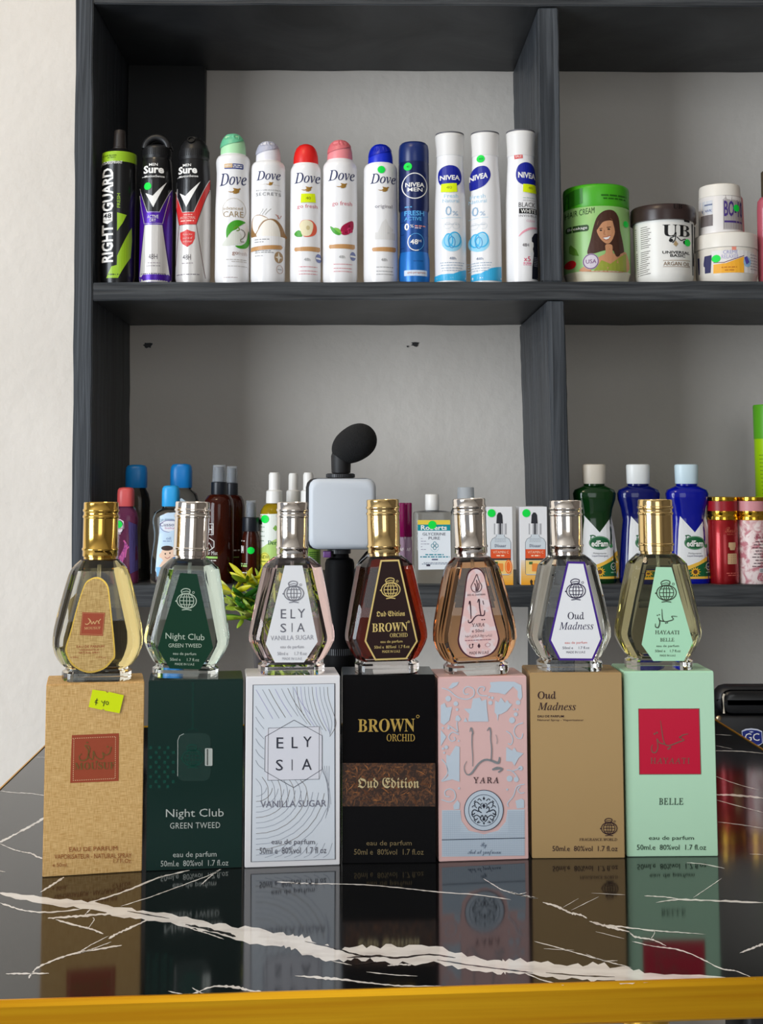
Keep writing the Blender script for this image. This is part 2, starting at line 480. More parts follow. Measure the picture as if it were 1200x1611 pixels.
main = [((x / 2.4), 1360 + y / 2.4, w / 2.4) for x, y, w in ((0, 108, 15), (80, 122, 20), (200, 140, 24), (330, 155, 24), (450, 178, 30), (560, 195, 34), (700, 215, 30), (800, 240, 34), (920, 265, 48), (1050, 280, 44), (1100, 290, 44))]
main += [(450 + x / 3, 1360 + y / 3, w / 3) for x, y, w in ((60, 372, 66), (150, 405, 72), (230, 428, 50), (320, 415, 54), (420, 420, 60), (550, 425, 76), (700, 430, 68), (850, 462, 66), (1000, 482, 52))]
main += [(800 + x / 3, 1360 + y / 3, w / 3) for x, y, w in ((0, 480, 58), (150, 490, 60), (300, 508, 56), (420, 512, 76), (560, 525, 58), (700, 532, 34), (900, 529, 14), (1070, 540, 5))]
vein((0, 0), 1, [(x, y) for x, y, w in main], [w * 1.12 for x, y, w in main], 0, 0.16, 5)
CRACK = mat('dark_vein_crack', (40, 36, 36), 0.06); VEIN, _v = CRACK, VEIN
for pts, w in (([(1150, 290), (1250, 312), (1330, 336), (1400, 352)], 5), ([(700, 226), (780, 244), (860, 262), (890, 272)], 9), ([(1310, 352), (1420, 345), (1500, 352), (1620, 340), (1720, 352)], 6), ([(1340, 378), (1420, 368)], 7), ([(1650, 360), (1760, 378), (1900, 396), (2010, 408)], 4), ([(2060, 408), (2200, 420), (2320, 424)], 4), ([(480, 176), (560, 190), (640, 204)], 4)):
    vein((0, 1360), 2.4, pts, w, 2, 0.3, 6)
VEIN = _v
for c, pts, w in (
    (cA, [(0, 145), (50, 162), (110, 177), (190, 180), (310, 168)], 7), (cA, [(180, 203), (260, 198), (340, 192), (430, 185)], 11),
    (cA, [(330, 145), (400, 125), (500, 90), (600, 50), (715, 22)], 7), (cA, [(320, 190), (345, 165)], 5), (cA, [(455, 158), (560, 125), (680, 82), (790, 40), (835, 18)], 4),
    (cA, [(760, 75), (800, 40), (830, 18)], 6), (cA, [(210, 208), (280, 228), (340, 243), (390, 262)], 8), (cA, [(330, 245), (355, 210), (350, 200)], 4),
    (cA, [(560, 208), (500, 235), (440, 262), (410, 280)], 9), (cA, [(410, 270), (350, 300), (300, 330)], 4), (cA, [(460, 305), (380, 318), (300, 332), (220, 355), (150, 385), (120, 410), (108, 430)], 8), (cA, [(420, 292), (350, 318), (290, 338)], 4),
    (cA, [(22, 413), (90, 412), (185, 411)], 7), (cA, [(635, 478), (690, 490), (730, 488), (800, 462), (880, 462), (940, 475), (992, 482)], [4, 8, 8, 6, 12, 11, 8]), (cA, [(725, 465), (760, 485), (790, 495)], 6),
    (cA, [(690, 228), (740, 248), (790, 262), (845, 282)], 5), (cA, [(1045, 66), (1120, 70), (1200, 72)], 6),
    (cA, [(152, 105), (200, 75), (242, 48)], 8),
    (cB, [(0, 86), (100, 90), (250, 92), (400, 98), (560, 113), (720, 130), (900, 143), (1060, 166)], 6), (cB, [(930, 66), (985, 100), (1020, 120), (1100, 142), (1186, 160)], [3, 6, 6, 8, 10]), (cB, [(1095, 142), (1135, 132)], 5),
    (cB, [(40, 525), (160, 535), (280, 545), (420, 562), (560, 574), (700, 574), (800, 582)], [4, 16, 12, 10, 9, 7, 4]), (cB, [(378, 507), (500, 520), (620, 527)], 5), (cB, [(478, 477), (540, 472), (590, 474)], 9), (cB, [(215, 455), (310, 475)], 5),
    (cC, [(160, 178), (230, 200), (290, 228), (340, 238), (370, 255)], [8, 14, 14, 10, 6]), (cC, [(380, 268), (440, 285), (490, 298), (570, 318)], [8, 14, 16, 8]), (cC, [(255, 203), (330, 160)], 3), (cC, [(295, 216), (425, 152)], 4),
    (cC, [(450, 285), (560, 297), (680, 312), (800, 320), (930, 330)], [8, 9, 8, 6, 2]), (cC, [(570, 320), (600, 342), (680, 356), (745, 385)], [5, 12, 10, 3]), (cC, [(672, 350), (688, 325), (686, 308)], 4),
    (cC, [(582, 363), (680, 385), (800, 402), (900, 440), (1000, 490), (1080, 505), (1165, 542)], [6, 6, 8, 7, 8, 6, 5]), (cC, [(120, 362), (240, 395), (370, 432), (480, 462), (580, 487)], [5, 6, 7, 6, 4]), (cC, [(165, 397), (310, 405)], 4), (cC, [(365, 422), (440, 452), (515, 454)], 4),
    (cC, [(640, 148), (720, 152), (800, 162)], 6), (cC, [(695, 180), (800, 166), (1000, 172), (1200, 180)], [4, 9, 11, 13]), (cC, [(870, 157), (940, 110), (1005, 65)], 4), (cC, [(1090, 418), (1150, 395), (1205, 374)], [6, 12, 18]),
    (cC, [(0, 128), (60, 145), (138, 160)], 7), (cC, [(70, 510), (160, 545), (260, 570)], 7), (cC, [(410, 317), (545, 350)], 4), (cC, [(390, 135), (550, 143)], 3),
    (cD, [(300, 490), (395, 490)], 4), (cD, [(0, 775), (120, 790), (250, 796), (385, 816)], 9), (cD, [(-60, 1235), (0, 1205), (130, 1140), (280, 1060), (375, 1000)], [22, 22, 20, 20, 22]), (cD, [(0, 1220), (100, 1265), (190, 1290), (260, 1303), (320, 1333), (358, 1345)], [7, 9, 9, 15, 18, 16]), (cD, [(-40, 1448), (45, 1459)], 6),
    (cE, [(205, 603), (380, 606), (560, 622)], 6), (cE, [(210, 787), (350, 840), (520, 887)], 5), (cE, [(210, 922), (370, 926), (560, 948)], [14, 18, 18]), (cE, [(218, 960), (400, 1010), (560, 1052)], 6), (cE, [(225, 1118), (400, 1140), (560, 1166)], 8), (cE, [(0, 1412), (130, 1425), (275, 1455)], 8), (cE, [(210, 565), (330, 590)], 3), (cE, [(210, 485), (330, 492)], 3), (cE, [(455, 1350), (560, 1355)], 4)):
    vein(c[0], c[1], pts, [a * 0.72 for a in w] if isinstance(w, list) else w * 0.72, 1, 0.3, 9)
mb.build('marble_top', table, smooth=0)
mb = MB(); n4 = 4
zz = (ZT - TH, ZT - TH + 0.0012, ZT - 0.0018, ZT + 0.0006)
o0 = inset(cor, 0.0012); i0 = inset(cor, 0.0023)
mb.loft([[(p.x - TB.x, p.y - TB.y, z) for p in q] for q, z in ((i0, zz[0]), (o0, zz[0]), (cor, zz[1]), (cor, zz[2]), (o0, zz[3]), (i0, zz[3]), (i0, zz[0]))], TRIM, (False, False))
mb.build('edge_trim', table, smooth=0)
GOLDLEG = mat('gold_leg', (214, 168, 70), 0.22, 1.0)
lp = on_z(1027, 1597, ZT - TH)
for (tx, ty), (bx, by) in (((lp.x, lp.y + 0.012), (-0.05, 0.02)), ((-2 * (lp.x - tc_.x) + lp.x, lp.y + 0.03), (0.05, 0.02)), ((lp.x + 0.01, BR_.y - 0.08), (-0.05, -0.02)), ((-2 * (lp.x - tc_.x) + lp.x, BR_.y - 0.06), (0.05, -0.02))):
    mb = MB(); a = Vector((tx - TB.x, ty - TB.y, ZT - TH - 0.0005)); b = Vector((tx - TB.x + bx, ty - TB.y + by, 0.0))
    mb.tube([a, a.lerp(b, 0.02), a.lerp(b, 0.5), b], [0.0105, 0.0098, 0.0085, 0.006], GOLDLEG, 20)
    mb.build('leg', table)

# ------------------------------------------------------------------ boxes of perfume
def globe(P, cx, cy, r, m, w, lay=3):
    """round atomiser globe: ribs, belts, swirl on top and a small foot"""
    P.ring(cx, cy, r * 1.12, r * 0.86, w, m, lay)
    P.ring(cx, cy, r * 0.82, r * 0.84, w * 0.8, m, lay)
    P.ring(cx, cy, r * 0.36, r * 0.84, w * 0.8, m, lay)
    P.stroke([(cx, cy - r * 0.84), (cx, cy + r * 0.84)], w * 0.8, m, lay)
    P.stroke([(cx - r * 0.8, cy), (cx + r * 0.8, cy)], w * 0.8, m, lay)
    for q in (-0.45, 0.45):
        P.stroke([(cx - r * 0.7, cy + q * r * 0.9), (cx, cy + q * r), (cx + r * 0.7, cy + q * r * 0.9)], w * 0.8, m, lay)
    P.stroke([(cx - r * 0.55, cy + r * 1.06), (cx, cy + r * 0.98), (cx + r * 0.55, cy + r * 1.06)], w, m, lay)
    P.stroke([(cx - r * 0.5, cy - r * 0.8), (cx - r * 0.62, cy - r * 1.15), (cx - r * 0.2, cy - r * 1.4), (cx + r * 0.35, cy - r * 1.3), (cx + r * 0.35, cy - r * 0.95), (cx + r * 0.1, cy - r * 0.85)], w, m, lay, smooth=4)
    P.stroke([(cx - r * 0.5, cy - r * 1.0), (cx, cy - r * 1.12), (cx + r * 0.3, cy - r * 1.05)], w * 0.8, m, lay)
    P.ell(cx - r * 1.22, cy + r * 0.05, w * 0.9, w * 0.9, m, lay, 10)
    P.ring(cx + r * 0.78, cy - r * 0.98, r * 0.12, r * 0.12, w * 0.5, m, lay, 12)
DEPTH = 0.032
boxes = {}
def pbox(key, bl, br, tl, tr, m, label, edge=None, depth=DEPTH):
    A, B = on_z(bl[0], bl[1], ZT), on_z(br[0], br[1], ZT)
    w = (B - A).length; rz = math.atan2(B.y - A.y, B.x - A.x)
    c = (A + B) / 2
    h = at((tl[0] + tr[0]) / 2, (tl[1] + tr[1]) / 2, c.y).z - ZT
    o = thing('perfume_box', label, 'perfume box', (c.x, c.y, ZT + 0.0002), rz, 'perfume boxes in a row on the table')
    mb = MB(); mb.box(-w / 2 + 0.00015, w / 2 - 0.00015, 0, depth, 0, h, m)
    body = mb.build('carton', o, smooth=0, bevel=0.00035)
    # tuck flap line on the front top edge
    t = MB(); t.box(-w / 2 + 0.0006, w / 2 - 0.0006, 0.0006, depth - 0.001, h, h + 0.00035, edge or m); t.build('lid_flap', body, smooth=0)
    boxes[key] = (c, rz, w, h + 0.0004, o)
    my = (bl[1] + br[1]) / 2; ty = (tl[1] + tr[1]) / 2
    def x0(py):
        t = (py - ty) / (my - ty); return (tl[0] + tr[0]) / 2 * (1 - t) + (bl[0] + br[0]) / 2 * t
    s = w / ((br[0] - bl[0] + tr[0] - tl[0]) / 2)
    sl = (br[1] - bl[1]) / (br[0] - bl[0]); zs = h / (my - ty)
    P = Print((0, 0), 1, x0, my, s, flat(0.0))
    def uv(x, y):
        X, Y = P.o[0] + x / P.k, P.o[1] + y / P.k
        dx = X - x0(Y)
        t = (my - Y) / (my - ty); sl2 = sl * (1 - t) + (tr[1] - tl[1]) / (tr[0] - tl[0]) * t
        return dx * s, (my - (Y - dx * sl2)) * zs
    P.uv = uv
    return o, P
def at_crop(P, org, k): P.o = org; P.k = k

LINEN = noisy('tan_linen_paper', (208, 168, 104), (186, 142, 78), (1400, 1400, 260), 0.6, lo=0.4, hi=0.6, detail=2)
def weave(m, c0, c1):
    nt = m.node_tree; N, L = nt.nodes, nt.links
    tc = N.new('ShaderNodeTexCoord'); fac = []
    for sc in ((2600, 600, 220), (220, 600, 2600)):
        mp = N.new('ShaderNodeMapping'); mp.inputs['Scale'].default_value = sc
        no = N.new('ShaderNodeTexNoise'); no.inputs['Scale'].default_value = 1; no.inputs['Detail'].default_value = 1
        L.new(tc.outputs['Object'], mp.inputs[0]); L.new(mp.outputs[0], no.inputs['Vector']); fac.append(no)
    mx = N.new('ShaderNodeMath'); mx.operation = 'ADD'; L.new(fac[0].outputs['Fac'], mx.inputs[0]); L.new(fac[1].outputs['Fac'], mx.inputs[1])
    rp = N.new('ShaderNodeValToRGB'); rp.color_ramp.elements[0].position = 0.36; rp.color_ramp.elements[1].position = 0.64
    rp.color_ramp.elements[0].color = (*lin(c0), 1); rp.color_ramp.elements[1].color = (*lin(c1), 1)
    hf = N.new('ShaderNodeMath'); hf.operation = 'MULTIPLY'; hf.inputs[1].default_value = 0.5
    L.new(mx.outputs[0], hf.inputs[0]); L.new(hf.outputs[0], rp.inputs[0]); L.new(rp.outputs[0], N['Principled BSDF'].inputs['Base Color'])
weave(LINEN, (194, 148, 82), (230, 192, 130))

# 1: tan linen
o, P = pbox(1, (66, 1380.7), (223.6, 1371), (77.5, 1079), (231.5, 1073), LINEN, 'tan linen textured perfume box with a yellow price tag and brown leather patch')
at_crop(P, (50, 1030), 3.529)
RUST = mat('rust_leather_print', (160, 68, 38), 0.5); EMB = mat('embossed_olive_foil', (132, 104, 58), 0.35, 0.7); BROWNINK = ink(150, 84, 40)
P.poly([(232, 452), (493, 440), (487, 706), (219, 718)], RUST, 0)
for a, b in (((236, 470), (478, 459)), ((474, 462), (468, 694)), ((234, 704), (470, 692)), ((243, 474), (236, 702))):
    n = 20
    for i in range(n):
        t0, t1 = i / n, (i + 0.55) / n
        P.stroke([(a[0] + (b[0] - a[0]) * t, a[1] + (b[1] - a[1]) * t) for t in (t0, t1)], 3.2, ink(232, 190, 150), 1)
P.text('ﻣﻮﺼﻮف', 270, 450, 592, 506, EMB, 'arabic', lay=2) if False else None
P.stroke([(448, 515), (440, 548), (418, 562), (400, 548), (405, 575), (385, 585), (362, 570), (350, 540), (345, 585), (322, 570), (330, 520), (302, 508), (322, 540), (312, 585), (280, 592), (270, 572), (285, 555)], [7, 6, 5, 7, 6, 6, 5, 6, 7, 5, 6, 5, 6, 8, 7, 5, 3], EMB, 2, smooth=4)
for x, y in ((428, 515), (316, 492), (366, 598)): P.ell(x, y, 6, 5, EMB, 2, 10)
P.text('MOUSUF', 245, 468, 645, 605, EMB, 'serif', slope=-6)
P.text('EAU DE PARFUM', 208, 474, 1097, 1073, BROWNINK, slope=-8)
P.text('VAPORISATEUR - NATURAL SPRAY', 128, 552, 1138, 1112, BROWNINK, slope=-8)
P.text('e 50ml.', 118, 200, 1180, 1158, BROWNINK); P.text('1.7 Fl.Oz.', 450, 552, 1158, 1135, BROWNINK)
P.done('front_print', o)
P.mb = MB()
P.poly([(350, 195), (424, 205), (432, 214), (440, 207), (524, 226), (498, 327), (418, 312), (408, 303), (400, 309), (327, 293)], YELLOW, 8)
PEN = ink(40, 44, 30)
P.stroke([(380, 255), (366, 256), (362, 268), (378, 270)], 4, PEN, 10); P.stroke([(374, 244), (366, 282)], 3.5, PEN, 10)
P.stroke([(398, 258), (406, 270), (418, 256), (408, 288)], 4, PEN, 10); P.ring(430, 270, 7, 9, 3.5, PEN, 10, 14)
st = P.done('price_sticker', o); st['label'] = 'bright yellow price tag'

# 2: dark green
DGREEN = mat('dark_green_card', (3, 38, 32), 0.28, 0.1, spec=0.3); SILV = mat('pale_silver_ink', (190, 196, 190), 0.35, 0.6)
o, P = pbox(2, (229, 1371), (381, 1365.5), (231.3, 1072.5), (383, 1069.5), DGREEN, 'dark green perfume box with pale lettering and a small metal tag print')
at_crop(P, (50, 1030), 3.529)
P.text('Night Club', 742, 1064, 920, 862, SILV, slope=-4); P.text('GREEN TWEED', 765, 1044, 970, 937, SILV, spacing=1.1, slope=-4)
P.text('eau de parfum', 782, 1024, 1136, 1098, SILV, slope=-4); P.text('50ml.e  80%vol  1.7 fl.oz', 715, 1090, 1178, 1146, SILV, slope=-6)
TONE = mat('dark_green_gloss_print', (20, 78, 66), 0.15, 0.4)
P.rrect(803, 440, 990, 706, 40, mat('deep_green_print', (5, 45, 38), 0.25), 0)
P.stroke([(806, 680), (806, 480), (816, 455), (840, 443)], 3, SILV, 1)
globe(P, 890, 578, 52, TONE, 6)
P.rrect(958, 524, 1000, 622, 6, SILV, 2); P.rect(968, 528, 976, 618, mat('foil_dark', (120, 128, 124), 0.2, 1.0), 3)
for i in range(13): P.ring(890 + (2 if i % 2 else -2), 165 + i * 20, 4, 9, 2.2, TONE, 1, 12)
P.ring(890, 430, 26, 14, 3, TONE, 1, 20, 180, 360)
for r in range(9):
    for c in range(6):
        P.rrect(648 + c * 24 + (r % 2) * 6, 512 + r * 27, 664 + c * 24 + (r % 2) * 6, 530 + r * 27, 4, TONE, 0) if (c + r) % 2 == 0 else None
P.done('front_print', o)

# 3: white with contour lines
WCARD = mat('white_card', (232, 230, 232), 0.35)
o, P = pbox(3, (384.3, 1366), (535, 1361), (387.8, 1067), (535, 1063), WCARD, 'white perfume box with a thin dark border and silver contour lines')
at_crop(P, (370, 1030), 3.636)
NAVY = ink(52, 54, 66); IRI = mat('pale_holographic_foil', (220, 226, 234), 0.32, 0.12)
P.poly([(103, 178), (570, 165), (568, 1172), (93, 1187)], IRI, 0)
P.stroke([(103, 178), (570, 165), (568, 1172), (93, 1187)], 5, NAVY, 1, closed=True)
LN = mat('contour_line_foil', (158, 164, 178), 0.28, 0.6); LN2 = mat('dark_contour_foil', (120, 112, 104), 0.3, 0.6); LN3 = mat('lilac_contour_foil', (176, 172, 214), 0.3, 0.6)
rn = random.Random(3)
for i in range(7):
    x = 120 + i * 36; P.stroke([(x, 205 - i * 2), (x + 40, 275), (x + 95, 372 - i * 4)], 3, (LN3, LN, LN2)[i % 3], 1, smooth=4)
for i in range(10):
    x = 330 + i * 22; P.stroke([(x, 185), (x + 8, 260), (x + 30 + i * 2, 330 + i * 7), (min(540, x + 80), 400 + i * 8)], 2.6, (LN, LN2, LN3, LN)[i % 4], 1, smooth=4)
for i in range(6): P.stroke([(118, 300 + i * 62), (135, 330 + i * 62), (165, 372 + i * 58)], 3, LN, 1, smooth=3)
for i in range(12):
    r = 60 + i * 33; P.stroke([(120 + q, 760 + math.sqrt(max(r * r - q * q, 0)) * 0.92) for q in [r * t for t in (0, .2, .4, .6, .75, .87, .95, .995)] if q < 420 and 760 + math.sqrt(max(r * r - q * q, 0)) * 0.92 < 1160], 2.6, (LN, LN2, LN)[i % 3], 1) if r < 430 else None
for i in range(8): P.stroke([(118 + i * 36, 690 + abs(i - 3) * 8), (150 + i * 36, 760), (150 + i * 38, 845)], 2.4, (LN, LN2)[i % 2], 1, smooth=3)
for i in range(7): P.stroke([(170 + i * 55, 1162), (230 + i * 50, 1140), (300 + i * 42, 1080)], 2.4, LN, 1, smooth=3)
for i in range(5): P.stroke([(480 + i * 14, 640), (530, 740 + i * 30), (545 - i * 8, 860 + i * 20)], 2.4, LN, 1, smooth=3)
P.poly([(190, 425), (480, 414), (496, 470), (495, 660), (478, 716), (186, 724), (170, 672), (172, 475)], mat('plain_white_print', (222, 222, 230), 0.35), 2)
P.stroke([(190, 425), (480, 414), (478, 716), (186, 724)], 3, NAVY, 3, closed=True)
P.stroke([(336, 378), (496, 466), (495, 660), (332, 765), (169, 672), (172, 474)], 3, NAVY, 3, closed=True)
for s, x0, x1, yb, yt in (('E', 236, 275, 541, 478), ('L', 322, 356, 539, 475), ('Y', 388, 436, 532, 472), ('S', 232, 272, 668, 605), ('I', 322, 326, 666, 604), ('A', 380, 436, 663, 600)): P.text(s, x0, x1, yb, yt, NAVY, bold=0.0, lay=4)
P.text('VANILLA SUGAR', 145, 518, 880, 842, ink(112, 112, 128), bold=0.0, lay=3, slope=-8)
G8 = ink(92, 92, 104); P.text('eau de parfum', 207, 453, 1096, 1058, G8, lay=3); P.text('50ml e  80%vol  1.7 fl oz', 140, 518, 1142, 1106, G8, lay=3, slope=-4)
P.done('front_print', o)

# 4: near-black
BCARD = mat('gloss_black_card', (8, 7, 9), 0.16, spec=0.12)
o, P = pbox(4, (538, 1359), (686, 1357.6), (538.3, 1063.6), (685, 1062.4), BCARD, 'glossy black perfume box with gold lettering and a brown wood chip band')
at_crop(P, (370, 1030), 3.636)
CHIP = noisy('wood_chip_print', (44, 26, 18), (120, 74, 40), (420, 420, 420), 0.3, lo=0.45, hi=0.72, dist=1.5)
P.rect(612, 625, 1145, 872, CHIP, 0)
rn = random.Random(11)
CH2 = ink(150, 96, 54); CH3 = ink(96, 56, 30)
for i in range(70):
    x, y, a, L = rn.uniform(625, 1130), rn.uniform(640, 860), rn.uniform(0, PI), rn.uniform(10, 34)
    q = [(x - L * math.cos(a), y - L * math.sin(a)), (x + 3 * math.sin(a), y - 3 * math.cos(a)), (x + L * math.cos(a), y + L * math.sin(a))]
    if all(614 < u < 1143 and 627 < v < 870 for u, v in q): P.stroke(q, [1, rn.uniform(3, 7), 1], rn.choice((CH2, CH3)), 1)
P.text('BROWN', 702, 1028, 448, 372, GOLDFOIL, 'serif', bold=0.0, lay=2, slope=-4)
P.text('ORCHID', 866, 1028, 500, 458, GOLDFOIL, 'roman', bold=0.004, lay=2); P.ring(1045, 357, 8, 8, 3, GOLDFOIL, 2, 14)
P.text('Oud Edition', 700, 1052, 768, 708, mat('pale_gold_foil', (214, 196, 150), 0.3, 0.7), 'fraktur', lay=3)
DG = ink(120, 104, 72); P.text('eau de parfum', 750, 1008, 1102, 1066, DG); P.text('50ml e  80%vol  1.7 fl.oz', 680, 1076, 1146, 1114, DG)
P.done('front_print', o)

# 5: pink with pale blue ornament
PINK = mat('pink_card', (226, 186, 182), 0.4); PBLUE = mat('pale_blue_print', (196, 208, 220), 0.42)
o, P = pbox(5, (689.8, 1356.5), (832, 1351.8), (687, 1067), (829.6, 1064.4), PINK, 'pink perfume box with pale blue scrolling flowers and a round medallion')
at_crop(P, (690, 1060), 5.373)
P.poly([(25, 1160), (180, 1158), (190, 1250), (250, 1330), (380, 1362), (500, 1330), (565, 1255), (580, 1155), (727, 1152), (727, 1540), (25, 1550)], PBLUE, 0)
GRD = ink(160, 178, 198)
for i in range(24):
    y = 1170 + i * 16
    if y < 1335: P.stroke([(28, y), (182 + max(0, y - 1250) * 0.8, y)], 1.6, GRD, 1); P.stroke([(578 - max(0, y - 1250) * 0.8, y), (725, y)], 1.6, GRD, 1)
    else: P.stroke([(28, y), (725, y)], 1.6, GRD, 1)
for i in range(45):
    x = 35 + i * 15.5; y = 1165 if x < 180 or x > 580 else 1362 - 0.0 - abs(x - 380) * 0.12
    P.stroke([(x, y + 4), (x, 1540)], 1.6, GRD, 1)
P.stroke([(25, 1408), (728, 1392)], 6, ink(40, 52, 70), 2)
def leaf(pts): P.poly(pts, PBLUE, 1)
leaf([(75, 125), (110, 80), (165, 72), (150, 100), (105, 128)])
leaf([(430, 75), (520, 68), (640, 70), (700, 100), (708, 200), (690, 230), (668, 200), (670, 150), (630, 110), (560, 180), (500, 165), (420, 160), (440, 110)])
leaf([(285, 215), (345, 205), (360, 235), (400, 220), (405, 300), (418, 410), (245, 410), (255, 345), (208, 300), (270, 300), (278, 250)])
leaf([(475, 230), (505, 245), (525, 205), (560, 250), (580, 225), (600, 255), (622, 262), (575, 320), (530, 345), (505, 350), (497, 408), (488, 352), (470, 330)])
leaf([(12, 270), (45, 250), (60, 290), (108, 285), (85, 400), (40, 440), (12, 420)]); leaf([(12, 480), (60, 540), (12, 620)])
leaf([(60, 690), (90, 700), (120, 650), (140, 615), (172, 625), (172, 920), (110, 900), (20, 922), (80, 870), (60, 780)])
leaf([(570, 625), (620, 655), (640, 630), (660, 665), (718, 680), (675, 720), (640, 785), (620, 750), (568, 745)])
leaf([(648, 1080), (700, 1062), (722, 1075), (722, 1140), (660, 1145)]); leaf([(120, 1120), (155, 1075), (175, 1100), (172, 1150), (125, 1155)])
leaf([(205, 412), (222, 375), (240, 412)]); leaf([(140, 365), (160, 355), (185, 390), (165, 410), (135, 400)])
for pts in ([(20, 125), (80, 145), (150, 200), (230, 220), (290, 190), (290, 135), (240, 112), (205, 140), (215, 175), (248, 175)], [(410, 190), (350, 185), (325, 150), (345, 115), (385, 120), (375, 150)], [(70, 440), (120, 470), (160, 500)], [(150, 410), (150, 450), (158, 500)],
            [(165, 520), (110, 500), (80, 540), (100, 575), (135, 565), (125, 540)], [(715, 420), (660, 440), (635, 490), (660, 545), (700, 550), (712, 510)], [(570, 490), (610, 520), (625, 570), (610, 605), (585, 595)], [(575, 820), (620, 830), (665, 880)], [(620, 830), (690, 805)],
            [(20, 1070), (90, 1090), (135, 1060), (130, 1005), (90, 980), (50, 1000), (55, 1040), (90, 1045)], [(725, 940), (660, 960), (630, 1040), (580, 1100), (590, 1130)], [(725, 1010), (690, 1015), (668, 985), (690, 960)], [(20, 730), (60, 780), (70, 850), (20, 915)]):
    P.stroke(pts, 9, PBLUE, 1, smooth=4)
for x, y, r in ((140, 258, 20), (150, 308, 12), (435, 250, 18), (425, 202, 9), (452, 208, 12), (652, 348, 17), (640, 305, 8), (668, 308, 8), (620, 398, 26), (598, 893, 26), (655, 900, 22), (692, 805, 20), (78, 465, 12), (60, 628, 16), (32, 640, 10), (42, 675, 9), (30, 465, 9), (672, 248, 20), (75, 215, 24), (168, 975, 9), (578, 985, 9), (165, 575, 8)): P.ell(x, y, r, r, PBLUE, 1, 14)
P.ell(378, 1160, 165, 170, PBLUE, 2); NV = ink(34, 46, 70)
P.ring(378, 1160, 165, 170, 5, NV, 3, 48); P.ring(378, 1160, 128, 132, 4, NV, 3, 44)
DK = ink(32, 36, 50)
for sgn in (-1, 1):
    for pts, w in (([(8, 95), (30, 70), (14, 40), (6, 60)], 7), ([(20, 20), (45, 0), (38, -30), (20, -15)], 8), ([(30, 60), (60, 40), (85, 55), (70, 80), (52, 66)], 7), ([(45, 10), (80, -5), (100, 15), (92, 35), (76, 22)], 8), ([(35, -50), (60, -70), (80, -60), (72, -40)], 7), ([(60, -20), (85, -40), (100, -25)], 6), ([(20, -80), (40, -98), (52, -84)], 6), ([(40, 88), (56, 104), (30, 100)], 6), ([(92, 55), (104, 30)], 7), ([(10, -60), (28, -48), (20, -30)], 6), ([(84, 78), (70, 96)], 6), ([(70, -82), (84, -70)], 7)):
        P.stroke([(378 + sgn * x, 1160 + y) for x, y in pts], w, DK, 4, smooth=4)
for pts in ([(378, 1100), (392, 1122), (378, 1146), (364, 1122)], [(378, 1042), (388, 1062), (378, 1075), (368, 1062)], [(378, 1215), (392, 1235), (378, 1250), (364, 1235)], [(378, 1282), (386, 1265), (378, 1258), (370, 1265)]): P.poly(pts, DK, 4)
P.text('YARA', 287, 505, 932, 880, ink(48, 26, 36), 'roman', bold=0.004, spacing=1.25, lay=3)
SG = mat('silver_script_foil', (168, 172, 178), 0.3, 0.7)
for pts, w in (([(258, 500), (268, 462), (284, 510), (278, 520), (276, 600), (282, 700), (282, 790)], [4, 12, 12, 10, 8, 7, 5]), ([(405, 490), (425, 462), (436, 500), (436, 560), (444, 640), (440, 740)], [5, 12, 11, 9, 10, 10]), ([(232, 745), (210, 800), (230, 855), (270, 850), (330, 770), (385, 735), (440, 740), (500, 760), (512, 710)], [4, 6, 8, 16, 14, 18, 18, 22, 10]), ([(450, 818), (490, 805), (535, 812), (500, 840)], [14, 26, 14, 12]), ([(480, 520), (492, 560), (488, 600)], 4)): P.stroke(pts, w, SG, 3, smooth=4)
P.text('By', 350, 402, 1480, 1430, ink(110, 124, 144), 'script', lay=3); P.text('Ard al zaafaran', 242, 522, 1540, 1490, ink(104, 118, 140), 'script', lay=3)
P.done('front_print', o)

# 6: antique gold
GCARD = mat('antique_gold_card', (180, 148, 100), 0.42, 0.15)
o, P = pbox(6, (836.4, 1351), (983.5, 1350.2), (831, 1060.2), (978, 1059.5), GCARD, 'plain antique gold perfume box with dark purple lettering in its upper corner')
at_crop(P, (670, 1030), 3.636)
PUR = ink(48, 24, 36)
P.text('Oud', 632, 738, 257, 212, PUR, 'roman', bold=0.004, lay=2); P.text('Madness', 632, 852, 322, 276, PUR, 'italic', lay=2)
P.text('EAU DE PARFUM', 632, 783, 363, 350, PUR, bold=0.015); P.text('Natural Spray - Vaporisateur', 632, 898, 387, 372, PUR)
globe(P, 1046, 996, 40, PUR, 4.5); P.text('FRAGRANCE WORLD', 876, 1092, 1068, 1052, PUR, 'roman', bold=0.004); P.text('50ml.e  80%vol  1.7 fl.oz', 722, 1094, 1126, 1096, PUR)
P.done('front_print', o)

# 7: mint green
MINT = mat('mint_card', (186, 226, 194), 0.42)
o, P = pbox(7, (985.6, 1348.4), (1130, 1347.4), (977, 1058), (1120.5, 1057), MINT, 'mint green perfume box with a crimson square on its front')
at_crop(P, (950, 1030), 4.356)
CRIM = mat('crimson_print', (198, 8, 52), 0.4); TAUPE = mat('taupe_foil', (150, 110, 96), 0.3, 0.6); DKG = ink(34, 56, 44)
P.poly([(224, 376), (641, 374), (657, 824), (236, 826)], CRIM, 0); P.stroke([(224, 376), (641, 374), (657, 824), (236, 826)], 6, TAUPE, 1, closed=True)
for pts, w in (([(568, 548), (530, 556), (515, 575), (540, 590), (500, 605), (440, 628), (410, 620), (395, 580), (385, 520), (376, 455)], [5, 8, 6, 7, 9, 9, 8, 7, 6, 3]), ([(410, 620), (370, 608), (352, 580), (360, 640), (345, 675), (322, 672), (316, 640), (325, 622)], [8, 8, 5, 7, 9, 8, 6, 4])): P.stroke(pts, w, TAUPE, 2, smooth=4)
